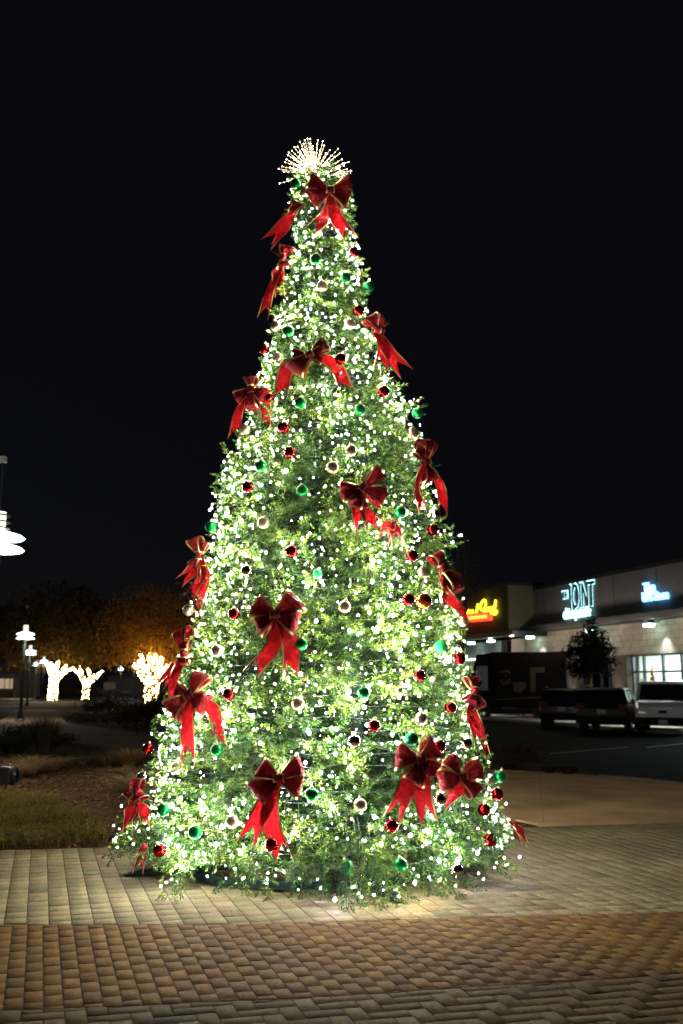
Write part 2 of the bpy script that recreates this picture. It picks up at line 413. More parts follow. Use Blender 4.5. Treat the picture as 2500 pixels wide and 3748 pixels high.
# inner core sprigs: shade between branches painted as near-black tint
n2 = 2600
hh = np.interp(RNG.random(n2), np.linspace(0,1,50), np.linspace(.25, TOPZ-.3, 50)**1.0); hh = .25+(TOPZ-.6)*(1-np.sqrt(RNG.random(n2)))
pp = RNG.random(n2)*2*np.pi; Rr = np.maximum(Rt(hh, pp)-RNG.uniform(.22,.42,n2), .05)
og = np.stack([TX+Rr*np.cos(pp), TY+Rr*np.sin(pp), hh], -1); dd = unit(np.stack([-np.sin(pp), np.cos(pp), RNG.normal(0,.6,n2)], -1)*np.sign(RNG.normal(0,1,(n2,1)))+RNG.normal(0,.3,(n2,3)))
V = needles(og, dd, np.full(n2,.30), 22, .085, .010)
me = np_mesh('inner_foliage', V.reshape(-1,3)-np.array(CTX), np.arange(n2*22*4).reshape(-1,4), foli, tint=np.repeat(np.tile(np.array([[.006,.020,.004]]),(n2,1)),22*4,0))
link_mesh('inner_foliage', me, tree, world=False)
# steel stand
steel = mat('stand_steel', (.006,.016,.014), .45, spec=.25)
mb = MB(); RG = 1.32
N = 64
for i in range(N):
    a0, a1 = 2*math.pi*i/N, 2*math.pi*(i+1)/N
    q = []
    for z in (.055, .115):
        for r, a in ((RG-.03,a0),(RG+.03,a0),(RG+.03,a1),(RG-.03,a1)): q.append((TX+r*math.cos(a), TY+r*math.sin(a), z))
    mb.hexa(q)
mb.build('ring', steel, tree)
a_front = math.atan2(gnd(1460,3318).y-TY, gnd(1460,3318).x-TX)
for k in range(4):
    a = a_front + k*math.pi/2; c, s_ = math.cos(a), math.sin(a)
    rf = 1.84 if k != 3 else 1.72
    T = lambda x, y, z: (TX+x*c-y*s_, TY+x*s_+y*c, z)
    mb = MB().box(.15, rf, -.035, .035, .026, .052, T)
    mb.hexa([T(rf-.12,-.035,.026),T(rf,-.035,.026),T(rf,.035,.026),T(rf-.12,.035,.026),T(rf-.12,-.035,.085),T(rf-.03,-.035,.06),T(rf-.03,.035,.06),T(rf-.12,.035,.085)])
    mb.box(.2, rf-.12, -.03, .03, .052, .085, T)
    mb.build('leg', steel, tree, bevel=.004)
    mb = MB(); mb.hexa([T(1.30,-.03,.085),T(1.38,-.03,.085),T(1.38,.03,.085),T(1.30,.03,.085),T(.62,-.03,3.2),T(.68,-.03,3.2),T(.68,.03,3.2),T(.62,.03,3.2)])
    mb.build('upright', steel, tree)
MB().tube([(TX,TY,.05),(TX,TY,TOPZ-.05)],[.06,.035],12).build('pole', steel, tree)

octa = np.array([[1,0,0],[-1,0,0],[0,1,0],[0,-1,0],[0,0,1.25],[0,0,-1.25]],float)
of = np.array([[0,2,4],[2,1,4],[1,3,4],[3,0,4],[2,0,5],[1,2,5],[3,1,5],[0,3,5]])
def uvs(r, nu=10, nv=6, sz=1.0):
    mb = MB(); pr = [(r*math.sin(math.pi*i/nv)+1e-5, -r*sz*math.cos(math.pi*i/nv)) for i in range(nv+1)]
    return mb.lathe(pr, nu)
SEGS = []
# ------------------------------------------------------------------ topper
glow = mat('topper_glow', (1,.9,.7), .4, emis=(1,.82,.52), estr=16)
glow_dim = mat('topper_rod', (.9,.8,.6), .4, emis=(1,.74,.42), estr=1.2)
tp = at_y(722*S, 402*S, TY-.05)
topper = empty('starburst_topper', tp, 'glowing warm white starburst of thin beaded rods at the very top of the tree', 'tree topper')
uvs(.045, 16, 10).build('hub', glow, topper, world=False, smooth=True)
tips = [(706,318),(712,319),(700,322),(741,324),(728,330),(689,326),(697,330),(744,334),(776,342),(757,344),(676,338),(683,337),(780,352),(670,346),(663,350),(661,356),(800,372),(658,366),(655,372),(648,382),(640,388),(768,360),
 (785,366),(735,345),(718,336),(722,350),(690,350),(674,362),(668,374),(750,372),(760,358),(790,380),(642,421),(660,412),(804,398),(806,392),(803,404),(806,418),(796,388),(804,412),(730,322),(694,342),(666,384),(652,394),(700,345),(748,352),(771,374),(712,330),(686,360),(779,388)]
for k, (sx, sy) in enumerate(tips):
    Yd = TY-.05 + RNG.uniform(-.26,.20)
    if sy > 400: Yd = TY - .12
    e = at_y(sx*S, sy*S, Yd) - tp; st = Vector((.0,0,0))
    if sx > 785 and sy > 385: st = at_y(762*S, 402*S, TY-.1)-tp
    mb = MB(); mb.tube([st, st+(e-st)*.5+Vector((0,0,.008)), e], [.003,.0022,.0014], 4, mi=0)
    Ln = (e-st).length; nbd = int(Ln/.05)
    for j in range(nbd+1):
        c = st + (e-st)*(.15+.85*j/max(nbd,1)); r = .0036 if j < nbd else .0060
        b = len(mb.v); mb.v += [c+Vector(v)*r for v in octa.tolist()]
        for f in of.tolist(): mb.f.append(tuple(b+i for i in f)); mb.m.append(1)
    mb.build('rod', [glow_dim, glow], topper, world=False)

# ------------------------------------------------------------------ baubles
MT = {
 'G': mat('bauble_green', (.002,.16,.030), .33, .85),
 'R': mat('bauble_red', (.40,.006,.006), .06, .95),
 'C': mat('bauble_champagne', (.50,.38,.23), .30, .9),
 'S': mat('bauble_mirror', (.80,.62,.48), .05, 1.0),
 'g': mat('bauble_glitter', (.01,.42,.10), .45, .6, bump=1.0, bscale=300, dist=.01),
 'O': mat('bauble_orange', (.85,.13,.01), .07, .9, coat=.5, bump=.4, bscale=22, dist=.03)}
capm = mat('bauble_cap', (.75,.6,.3), .3, 1)
B = [('G',679,421,'matte green bauble left of the top bow, below the starburst'),
('C',701,441,'champagne bauble tucked beside the left loop of the top bow'),
('R',813,578,'shiny red bauble on the right edge just below the top bow tail'),
('G',725,595,'green bauble in the middle of the cone, first below the top bow'),
('G',794,637,'green bauble between the shiny red one under the top bow and the dangling edge one'),
('G',847,658,'green bauble hanging clear on the right edge above the first right-hand bow'),
('C',740,657,'champagne bauble straight below the first green bauble of the upper cone'),
('R',823,713,'shiny red bauble just left of the loops of the highest right-side bow'),
('C',633,748,'champagne bauble at the left edge under the long tail of the upper left bow'),
('C',804,744,'champagne bauble below and left of the red one by the highest right-side bow'),
('G',662,760,'dark green bauble beside the champagne one under the upper left bow tail'),
('R',606,801,'shiny red bauble on the left edge, highest red one on that edge'),
('C',638,821,'champagne bauble half buried left of the dark tilted bow'),
('R',782,824,'shiny red bauble touching the right tail of the dark tilted bow'),
('R',880,899,'shiny red bauble below the swallowtail of the highest right-side bow'),
('G',689,925,'green bauble between the two tail tips of the dark tilted bow'),
('G',827,941,'green bauble below and right of the tail tip of the dark tilted bow'),
('R',619,913,'small red bauble peeping from behind the right loop of the four-loop left bow'),
('G',958,948,'green bauble hanging from the branch that sticks out at right'),
('C',948,993,'champagne bauble under the branch that sticks out at right'),
('C',562,987,'champagne bauble mostly hidden by the tail of the four-loop left bow'),
('R',651,982,'dark red bauble deep in the needles below the dark tilted bow'),
('C',806,1034,'champagne bauble above the tilted centre bow, nearer the middle right'),
('R',665,1039,'shiny red bauble below the deep dark red one, left of centre'),
('G',599,1069,'dark green bauble left of the red bauble above the centre bow'),
('C',763,1073,'champagne bauble just above the left loop of the tilted centre bow'),
('R',569,1118,'shiny red bauble on the left flank, level with the tilted centre bow'),
('G',694,1126,'green bauble left of the tilted centre bow at the same height'),
('G',920,1175,'green bauble right of the tail of the tilted centre bow'),
('C',605,1200,'champagne bauble alone on the left flank below the green and red pair'),
('R',993,1217,'shiny red bauble half sunk at the right edge below the narrow side bow'),
('G',484,1209,'green bauble at the left edge above the bow with a flat triangular tail'),
('R',669,1266,'shiny red bauble at the middle of the tree above the big centre bow'),
('R',946,1276,'shiny red bauble up and left of the champagne one near the right edge'),
('G',1021,1269,'bright green bauble on the right edge lying over the top of a bow'),
('C',972,1314,'champagne bauble above the big orange and red pair'),
('S',567,1310,'mirror gold bauble with dark reflections on the left flank'),
('g',729,1317,'small glittery pale green bauble sunk among bright lights'),
('R',937,1377,'shiny red bauble touching the big orange one'),
('O',972,1380,'large orange red bauble glowing beside a smaller red one'),
('G',1059,1400,'green bauble at the right edge in front of the yellow sign'),
('C',1063,1425,'champagne bauble at the right edge by the red bar of the yellow sign'),
('C',791,1393,'champagne bauble right of the big centre bow loops'),
('R',537,1409,'shiny red bauble left of the big centre bow loops'),
('R',457,1308,'dark red bauble seen over the triangular tail of the left-side bow'),
('C',433,1400,'clear pale bauble at the left edge under the tail of the left-side bow'),
('C',499,1494,'champagne bauble left of the big centre bow tails'),
('G',692,1479,'green bauble touching the right tail of the big centre bow'),
('R',525,1594,'shiny red bauble right of the loops of the lower left bow'),
('C',684,1616,'champagne bauble below the right tail of the big centre bow'),
('G',498,1722,'green bauble behind the right tail tip of the lower left bow'),
('C',408,1762,'champagne bauble behind the left tail tip of the lower left bow'),
('g',1012,1484,'glittery green bauble near the right edge, above three red ones'),
('R',1055,1512,'shiny red bauble on the right edge beside the store canopy'),
('R',963,1551,'shiny red bauble below and left of the large glittery green one'),
('G',1073,1557,'small green bauble peeping over the narrow lower right side bow'),
('G',835,1590,'dark green bauble alone at the middle, between centre bow and bottom bows'),
('R',1034,1625,'shiny red bauble just left of the narrow lower right side bow'),
('C',966,1650,'champagne bauble above the loops of the wide bottom right bow'),
('R',859,1666,'shiny red bauble below the dark green one at the middle'),
('S',813,1702,'mirror gold bauble ringed with light reflections near the middle, low down'),
('G',944,1696,'green bauble resting on top of the wide bottom right bow'),
('R',1009,1713,'shiny red bauble between the two neighbouring bottom right bows'),
('S',1070,1708,'mirror gold bauble above the tailless-looking bow at lower right'),
('R',339,1719,'shiny red bauble hanging clear on the lower left edge over the planting bed'),
('S',328,1785,'dark mirror bauble on top of the bow at the lower left edge'),
('G',375,1859,'green bauble right of the bow on the lower left edge'),
('G',448,1911,'green bauble lower left, between the skirt and the bottom centre bow'),
('C',534,1887,'champagne bauble half hidden left of the bottom centre bow tail'),
('G',716,1824,'bright green bauble touching the right loop of the bottom centre bow'),
('R',624,1939,'shiny red bauble between the two tails of the bottom centre bow'),
('R',366,1952,'dark red bauble on the skirt above the loose red ribbon tip'),
('C',827,1848,'champagne bauble between the bottom centre bow and the wide bottom right bow'),
('R',899,1896,'shiny red bauble under the left tail of the wide bottom right bow'),
('S',1009,1836,'mirror bauble reflecting red between the two bottom right bows'),
('G',1147,1783,'green bauble hanging clear on the lower right edge'),
('R',1141,1823,'shiny red bauble directly under the clear-hanging green one on the right edge'),
('R',1111,1859,'red bauble half sunk near the lower right edge'),
('R',1125,1928,'shiny red bauble on the skirt at far lower right'),
('G',796,1990,'green bauble on the bottom edge above the dark drooping branches'),
('G',920,1985,'green bauble on the bottom edge right of the stand leg'),
('S',1049,1999,'mirror gold bauble near the bottom edge among bluish lights')]
bd_mesh = {}
for k in MT:
    o = uvs(.0535, 32, 20).build('ball', MT[k], None, smooth=True); bd_mesh[k] = o.data; bpy.data.objects.remove(o)
cp = MB().lathe([(.012,-.004),(.0125,.012),(.010,.014),(.0001,.0145)],16); 
ring = [(.008*math.cos(a), 0, .020+.008*math.sin(a)) for a in np.linspace(0, 2*math.pi, 13)]
cp.tube(ring, .0012, 5, cap=False); o = cp.build('cap', capm, smooth=True); cap_mesh = o.data; bpy.data.objects.remove(o)
bposns = []
NAMEK = {'G':'green','R':'red','C':'champagne','S':'mirror','g':'glitter','O':'orange'}
for k, sx, sy, lab in B:
    deep = 'buried' in lab or 'sunk' in lab or 'deep' in lab or 'hidden' in lab or 'peep' in lab or 'behind' in lab
    p, phi_, h_ = hit(sx*S, sy*S, .02 if deep else .08)
    sc = {'O':1.38, 'g':1.0}.get(k, 1.0)*random.uniform(.97,1.05)
    if lab.startswith('small'): sc *= .8
    e = empty('bauble', p, lab, 'bauble', 'baubles on the christmas tree')
    e.rotation_euler = (random.uniform(-.3,.3), random.uniform(-.3,.3), random.uniform(0,6)); e.scale = (sc,)*3
    b_ = bpy.data.objects.new('ball', bd_mesh[k]); COL.objects.link(b_); b_.parent = e
    c_ = bpy.data.objects.new('cap', cap_mesh); COL.objects.link(c_); c_.parent = e; c_.location.z = .053
    bposns.append(p); SEGS.append((np.array(p), np.array(p)+1e-4, .06*sc))

# ------------------------------------------------------------------ bows
velvet = mat('velvet', (.25,.010,.013), .6, spec=.2, trans=.12, bump=.9, bscale=20, dist=.04, noise_amt=.25, nscale=14)  # loop base darker than the tail ribbon: dim front light put in colour
velvet0 = velvet; velvet_dark = mat('velvet_dark', (.15,.010,.010), .6, spec=.2, trans=.08, bump=.5, bscale=26, dist=.02, noise_amt=.25, nscale=14)
ribbon = mat('ribbon', (.36,.006,.009), .5, spec=.25, trans=.30, bump=.9, bscale=18, dist=.04, noise_amt=.2, nscale=12)
gold = mat('gold_trim', (.80,.62,.27), .30, .9)
def loop_part(bow, ax, ay, az, L, W, belly=.5, seed=0):
    # ax: direction of loop, ay: across, az: outward
    mb = MB(); NT, cross = 26, [-1,-.80,-.4,0,.4,.80,1]; rng = random.Random(seed)
    wr = [rng.uniform(-1,1) for _ in range(8)]; base = len(mb.v)
    for i in range(NT+1):
        t = i/NT; a = 2*math.pi*t
        s_ = (1-math.cos(a))/2; z = math.sin(a)*(L*belly*.85)*s_**.55
        s_ = s_**.85
        wid = (.20 + .80*min(1, s_*1.08))*W/2
        for v in cross:
            fold = .020*math.sin(v*6+wr[0]*3)*(1-s_)*min(1,s_*6) + .014*math.sin(v*4.1+wr[1]*4+t*3)*s_ + .008*math.sin(v*9+wr[3]*5)*(1-abs(v))
            p = ax*(L*s_*(1-.03*v*v+.09*v*wr[2])) + ay*(v*wid) + az*(z + fold + .012)
            mb.v.append(p)
    m = len(cross)
    for i in range(NT):
        for j in range(m-1):
            b = base+i*m+j; mb.f.append((b, b+1, b+m+1, b+m)); mb.m.append(1 if j in (0, m-2) else 0)
    return mb.build('loop', [velvet, gold], bow, world=False, smooth=True)
def tail_part(bow, tipv, ax, az, W, wave, seed):
    rng = random.Random(seed); mb = MB(); L = tipv.length; d = tipv.normalized()
    side = az.cross(d).normalized(); NT = 22; cross = [-1,-.84,-.42,0,.42,.84,1]; m = len(cross)
    ph = rng.uniform(0,6); bend = rng.uniform(-.11,.11)*L/.5; tw_ = rng.uniform(-.5,.5)
    for i in range(NT+1):
        t = i/NT; wid = W/2*(.42+.58*min(1, t*2.2))
        for v in cross:
            ext = (abs(v)-.55)*.085*(t**6)*2 if t > .3 else 0
            p = d*(L*t*(1-.10) + ext) + side*(v*wid + bend*math.sin(t*3.14)) + az*(v*wid*tw_*math.sin(t*3.3) -.01 + wave*math.sin(t*6.5+ph)*.8*t + .012*math.sin(v*2.2+t*5+ph) + .006*math.sin(v*5+t*11+ph) + .02*math.sin(math.pi*t))
            mb.v.append(p)
    for i in range(NT):
        for j in range(m-1):
            b = i*m+j; mb.f.append((b, b+1, b+m+1, b+m)); mb.m.append(1 if j in (0, m-2) else 0)
    return mb.build('tail', [ribbon, gold], bow, world=False, smooth=True)
def make_bow(sx, sy, loops, tails, label, dr=.07, Lsc=1.0, W=.155, face=.35, tw=.10, name='ribbon_bow', wave=.03, vm=None):
    global velvet
    velvet = vm or velvet0
    p, phi_, h_ = hit(sx*S, sy*S, dr+.035)
    nrm = Vector(snorm(np.array(h_), np.array(phi_)).tolist()); tocam = (CAM-p).normalized()
    az = (nrm*(1-face) + tocam*face).normalized()
    depth = (p-CAM).dot(Fv)
    # image-plane vectors carried on the bow plane
    def onplane(dx, dy):   # s pixels, dy down
        q = ray((sx+dx)*S, (sy+dy)*S); t = (p-CAM).dot(az)/q.dot(az); return CAM + q*t - p
    bow = empty(name, p, label, 'bow' if name == 'ribbon_bow' else 'ribbon', 'red bows on the christmas tree')
    sd_ = int(sx*7+sy)
    for i, (dx, dy) in enumerate(loops):
        q = onplane(dx, dy); L = min(q.length, .34)*(1+.10*math.sin(sd_*1.7+i*2.3)); ax = q.normalized(); ay = az.cross(ax).normalized()
        loop_part(bow, ax, ay, az, L, W*Lsc*(1+.12*math.sin(sd_*.9+i*1.9)), belly=.5+.18*math.sin(sd_+i*1.3), seed=sd_+i); SEGS.append((np.array(p), np.array(p+ax*L), W*Lsc*.5))
    for i, (dx, dy) in enumerate(tails):
        q = onplane(dx, dy)
        if q.length > .95: q = q.normalized()*.95
        tail_part(bow, q, None, az, tw*Lsc, wave, sd_+9+i); SEGS.append((np.array(p), np.array(p+q*.92), tw*Lsc*.5))
    if loops:
        ax = onplane(loops[0][0], loops[0][1]).normalized()
        if len(loops) > 2: ax = (onplane(*loops[0]).normalized() - onplane(*loops[-1]).normalized()).normalized()
        ay = az.cross(ax).normalized(); mb = MB(); NT = 16
        xs = [-.048,-.034,-.032,0,.032,.034,.048]; xs = [x*.85*Lsc for x in xs]; m = len(xs)
        for i in range(NT):
            a = 2*math.pi*i/NT
            for x in xs: 
                pinch = 1-.12*math.cos(x/.038*1.2)
                mb.v.append(ax*x + ay*(.038*math.sin(a)*pinch*Lsc) + az*(.036*math.cos(a)*pinch+.026))
        for i in range(NT):
            for j in range(m-1):
                b0, b1_ = i*m, ((i+1) % NT)*m; mb.f.append((b0+j, b0+j+1, b1_+j+1, b1_+j)); mb.m.append(1 if j in (0, m-2) else 0)
        mb.build('knot', [velvet, gold], bow, world=False, smooth=True)
    return bow
make_bow(757,438, [(46,-16),(44,26),(-46,22),(-44,-20)], [(-45,92),(50,112)], 'large red bow at the top of the tree right under the starburst', Lsc=1.1, W=.19, tw=.13, face=.6)
make_bow(676,482, [(-14,-14),(10,-16)], [(-62,76)], 'bow on the upper left edge with one wide tail blown out to the left', dr=.03, face=.6, tw=.16, wave=.02)
make_bow(651,592, [(10,-26),(-8,-22),(4,24)], [(-52,140),(-6,84)], 'slim red bow with a long hanging tail on the upper left edge', dr=.07, face=.55, tw=.12)
make_bow(862,758, [(20,-30),(18,6),(-16,-30)], [(70,98),(10,90)], 'bow with a broad swallowtail standing out at the upper right edge', dr=.05, face=.6, tw=.17, wave=.02)
make_bow(710,816, [(40,-28),(34,0),(-32,38),(-38,6)], [(86,84),(-64,94)], 'dark maroon bow tilted steeply on the upper middle of the cone', vm=velvet_dark, Lsc=1.05, W=.18, tw=.14, face=.45)
make_bow(579,895, [(-2,-34),(-34,22),(36,16),(6,52)], [(-46,112),(26,86)], 'four-loop red bow on the left edge with a tail hanging outside', dr=.09, face=.55, tw=.12)
make_bow(974,1062, [(-4,-52),(6,-44),(12,50),(-16,-30)], [(-4,116),(42,122)], 'narrow red bow seen from the side below the protruding branch', dr=.07, face=.45, tw=.09)
make_bow(831,1121, [(40,-36),(54,26),(-54,10),(-20,40)], [(0,96),(46,84)], 'bright red bow tilted on the centre right with four gold-edged loops', Lsc=1.05, W=.17, tw=.12, face=.4)
make_bow(905,1196, [], [(8,44),(-18,38)], 'short red ribbon ends poking out below the green bauble on the centre right', dr=.02, face=.5, name='ribbon_end', tw=.12)
make_bow(1012,1306, [(-16,-36),(30,34),(16,-14),(34,52)], [(20,90),(74,116)], 'red bow sliding down the right edge above the yellow sign', dr=.06, face=.45, tw=.09)
make_bow(460,1276, [(-12,-40),(8,-34),(-16,26)], [(-44,56),(-26,92),(-18,130)], 'red bow on the left edge with a flat triangular tail', dr=.07, face=.55, tw=.13, wave=.015)
make_bow(633,1413, [(50,-34),(54,20),(-46,32),(-46,-22)], [(-56,130),(34,142)], 'big centre bow with a straight pair of glowing red tails', Lsc=1.12, W=.19, tw=.13, face=.4)
make_bow(425,1502, [(-4,-54),(4,-46),(-6,24)], [(-54,72),(-26,116)], 'small red bow on the left edge between two larger ones, tail flying left', dr=.07, face=.5, tw=.10)
make_bow(437,1596, [(30,-50),(44,26),(-38,40),(-34,-8)], [(-10,158),(70,122)], 'lower left bow tilted upwards with very long red tails', Lsc=1.1, W=.19, tw=.12, face=.5)
make_bow(641,1787, [(54,-34),(56,22),(-52,34),(-50,-26)], [(-78,150),(12,190)], 'bottom centre bow with the longest red tails, near the skirt', Lsc=1.12, W=.185, tw=.13, face=.35)
make_bow(961,1744, [(38,-32),(34,30),(-20,62),(-52,-8)], [(-58,136),(28,142)], 'wide bottom right bow hanging with two broad glowing tails', Lsc=1.1, W=.19, tw=.145, face=.35)
make_bow(1056,1784, [(48,-22),(36,40),(-30,-42),(-54,10)], [(-34,58)], 'bottom right bow with loops spread wide and hardly any tail', Lsc=1.05, W=.17, tw=.10, face=.4)
make_bow(1086,1588, [(-6,-36),(8,-30),(6,38),(-8,30)], [(40,150),(14,120)], 'narrow red bow on the lower right edge above the parking lot', dr=.08, face=.45, tw=.08)
make_bow(312,1842, [(8,-50),(-14,-34),(16,-26)], [(-14,56),(18,54)], 'red bow at the lower left edge of the skirt near the planting bed', dr=.07, face=.5, tw=.12)
make_bow(332,1936, [], [(-12,58)], 'loose red ribbon tip hanging from the skirt above the stand foot', dr=.02, face=.6, name='ribbon_end', tw=.10)
make_bow(1166,1884, [], [(44,48),(26,46)], 'thin red ribbon ends sticking out of the skirt at far right', dr=.05, face=.5, name='ribbon_end', tw=.05)

# ------------------------------------------------------------------ light string
def bulb_mat(name, c, e): return mat(name, (.9,.9,.9), .3, emis=c, estr=e)
bm_mats = [bulb_mat('bulb_neutral', (1,.97,.82), BULB_E), bulb_mat('bulb_warm', (1,.88,.58), BULB_E*.9), bulb_mat('bulb_cool', (.88,1,.96), BULB_E), bulb_mat('bulb_blue', (.62,.60,1), BULB_E*.8)]
pts = []; hcur = .22; ph = 0.0; wire = []
while hcur < TOPZ-.02:
    R = float(Rt(hcur, ph)); step = .034/max(R, .15)
    ph += step; hcur += .092*step/(2*math.pi)*(1.0)
    wob = noise.noise(Vector((math.cos(ph)*R*3, math.sin(ph)*R*3, hcur*3)))
    wire.append((hcur + .05*wob, ph, -.045 + .05*noise.noise(Vector((ph*2.3, hcur*5, 1)))))
wa = np.array(wire); wp = surf(wa[:,0], wa[:,1], wa[:,2])
sel = wa[::2]; nb = len(sel)
bh_ = sel[:,0] + RNG.normal(0,.035,nb); bp_ = sel[:,1] + RNG.normal(0,.03,nb)/np.maximum(Rt(sel[:,0],sel[:,1]),.2)
dens = np.array([noise.noise(Vector((math.cos(p)*2.2, math.sin(p)*2.2, h*1.6))) for h, p in zip(bh_, bp_)])
keep = RNG.random(nb) < np.clip(.80 + dens*1.8, .15, 1)*np.where(np.sin(bp_) > .1, .5, 1)*np.where(np.abs(np.cos(bp_)) > .82, .6, 1)
pa = np.mod(bp_+np.pi, 2*np.pi)-np.pi; keep &= ~((bh_ < .42) & (pa > -1.62) & (pa < -1.02) & (RNG.random(nb) < .85))
bh_, bp_ = bh_[keep], bp_[keep]; nb = len(bh_)
bpos = surf(np.clip(bh_, .16, TOPZ), bp_, (RNG.normal(-.015, .045, nb)*np.clip(Rt(bh_, bp_)/.8,.4,1)+.01))
ex = et + ed*.02 - np.array([0,0,.0]); ex = np.repeat(ex, 2, 0) + RNG.normal(0, .05, (NE*2,3)); ex[:,2] = np.maximum(ex[:,2], .10)+RNG.uniform(0,.1,len(ex))
bpos = np.concatenate([bpos, ex]); nb = len(bpos)
# strands run behind the bows and baubles, not through them
cz_ = np.array(CAM)
for (a_, b_, rad_) in SEGS:
    ab = b_-a_; L2 = max(float(ab@ab), 1e-9)
    # compare in the direction seen from the plaza: angular distance to the segment
    da = bpos-cz_; dn = np.linalg.norm(da,axis=1); tt = np.clip(((bpos-a_)@ab)/L2, 0, 1); q_ = a_+tt[:,None]*ab; dq = q_-cz_; dqn = np.linalg.norm(dq,axis=1)
    perp = np.linalg.norm(np.cross(da/dn[:,None], dq/dqn[:,None]),axis=1)*dqn
    near = (perp < rad_) & (np.linalg.norm(bpos-q_,axis=1) < .30) & (dn < dqn+.03)
    if near.any():
        dirn = bpos[near]-np.array([TX,TY,0]); dirn[:,2] = 0; dirn = unit(dirn)
        bpos[near] -= dirn*(.10+(dqn[near]-dn[near]).clip(0,.2))[:,None]
# kinds: bluish low right, warm centre
kk = np.zeros(nb, int); r_ = RNG.random(nb); hz = bpos[:,2]; rx = bpos[:,0]-TX
pb = np.where(hz < 1.3, .22 + .35*(rx > .6), .04); pw_ = np.where((hz > .9) & (hz < 5.5), .3, .15)
kk = np.where(r_ < pb, 3, np.where(r_ < pb+pw_, 1, np.where(r_ < pb+pw_+.32, 2, 0)))
br = RNG.uniform(.0035, .0088, nb)
dist = np.linalg.norm(bpos-np.array(CAM), axis=1) + 100*(((bpos[:,1]-TY) > -.1))
order = np.argsort(dist/br); big = set(order[:98].tolist())
lights = empty('string_lights', CTX, 'white mini lights on dark wire wound round the big christmas tree', 'string lights')
rest = np.array([i for i in range(nb) if i not in big])
BV = bpos[rest][:,None,:] + octa[None]*br[rest][:,None,None] - np.array(CTX)
BF = (np.arange(len(rest))[:,None,None]*6+of[None]).reshape(-1,3)
me = np_mesh('bulbs', BV, BF, bm_mats, midx=np.repeat(kk[rest],8), smooth=True)
o = link_mesh('bulbs', me, lights, world=False); tag(o, kind='stuff')
bms = []
for k in range(4):
    o = uvs(.0120, 8, 5, 1.25).build('bulb', bm_mats[k], lights, smooth=True); bms.append(o.data); bpy.data.objects.remove(o)
for i in sorted(big):
    o = bpy.data.objects.new('bulb', bms[kk[i]]); COL.objects.link(o); o.parent = lights; o.location = Vector(bpos[i])-CTX
mb = MB(); mb.tube([Vector(p) for p in wp[::2]], .0028, 3, cap=False)
mb.build('wire', mat('cable', (.01,.02,.012), .5), lights)

# ------------------------------------------------------------------ retail building
P0 = gnd(2317, 2400, 0) if False else None
A2 = Vector((math.sin(AZ), math.cos(AZ), 0)); N2 = Vector((-math.cos(AZ), math.sin(AZ), 0))
r0 = ray(2317, 2400); P0 = Vector((r0.x/r0.y*47, 47, 0))
if N2.dot(-P0) < 0: N2 = -N2
def fac(px, py, off=0):
    r = ray(px, py); q = P0 + N2*off; t = (q-CAM).dot(N2)/r.dot(N2); p = CAM + r*t; d = p-P0
    return d.dot(A2), p.z
def FT(t, o, z): return P0 + A2*t + N2*o + Vector((0,0,z))
stucco = mat('stucco', (.15,.135,.13), .9, noise_amt=.12, nscale=.8, bump=.2, bscale=30)
stucco2 = mat('stucco_tan', (.14,.115,.075), .9, noise_amt=.12, nscale=.8, bump=.2, bscale=30)
darkmet = mat('dark_metal', (.012,.013,.015), .45)
def brickmat(name, c1, c2, mortar, sx, sy):
    m = bpy.data.materials.new(name); m.use_nodes = True; t = m.node_tree; p = t.nodes['Principled BSDF']; L = t.links
    tcn = t.nodes.new('ShaderNodeTexCoord'); mp = t.nodes.new('ShaderNodeMapping'); mp.inputs['Rotation'].default_value = (D2R(90),0,0)
    sep = t.nodes.new('ShaderNodeSeparateXYZ'); cmb = t.nodes.new('ShaderNodeCombineXYZ'); vm = t.nodes.new('ShaderNodeVectorMath'); vm.operation = 'DOT_PRODUCT'
    vm.inputs[1].default_value = tuple(A2)
    L.new(tcn.outputs['Object'], vm.inputs[0]); L.new(tcn.outputs['Object'], sep.inputs[0])
    L.new(vm.outputs['Value'], cmb.inputs[0]); L.new(sep.outputs[2], cmb.inputs[1])
    b = t.nodes.new('ShaderNodeTexBrick'); b.inputs['Color1'].default_value = (*c1,1); b.inputs['Color2'].default_value = (*c2,1); b.inputs['Mortar'].default_value = (*mortar,1)
    b.inputs['Scale'].default_value = 1; b.inputs['Brick Width'].default_value = sx; b.inputs['Row Height'].default_value = sy; b.inputs['Mortar Size'].default_value = .012
    L.new(cmb.outputs[0], b.inputs['Vector'])
    n_ = t.nodes.new('ShaderNodeTexNoise'); n_.inputs['Scale'].default_value = 3; L.new(tcn.outputs['Object'], n_.inputs['Vector']); n_.inputs['Detail'].default_value = 6
    mx = t.nodes.new('ShaderNodeMix'); mx.data_type = 'RGBA'; mx.blend_type = 'MULTIPLY'; mx.inputs[0].default_value = .6
    L.new(b.outputs[0], mx.inputs[6]); L.new(n_.outputs[0], mx.inputs[7]); L.new(mx.outputs[2], p.inputs['Base Color'])
    bp = t.nodes.new('ShaderNodeBump'); bp.inputs['Strength'].default_value = .8; bp.inputs['Distance'].default_value = .03; L.new(mx.outputs[2], bp.inputs['Height']); L.new(bp.outputs[0], p.inputs['Normal'])
    p.inputs['Roughness'].default_value = .9; return m
stone = brickmat('stone', (.62,.55,.44), (.47,.40,.31), (.30,.26,.21), .62, .30)
brick = brickmat('brick', (.16,.10,.075), (.12,.08,.06), (.18,.16,.14), .22, .075)
t_L = fac(1887, 2300)[0]
zp = fac(2317, 2091)[1]; zf1 = fac(2350, 2250)[1]; zf0 = fac(2317, 2281)[1]; zs0 = fac(2317, 2396.5)[1]
bld = empty('retail_building', FT(0,0,0), 'long single-storey shopping strip with stone band and lit storefront across the parking lot', 'building')
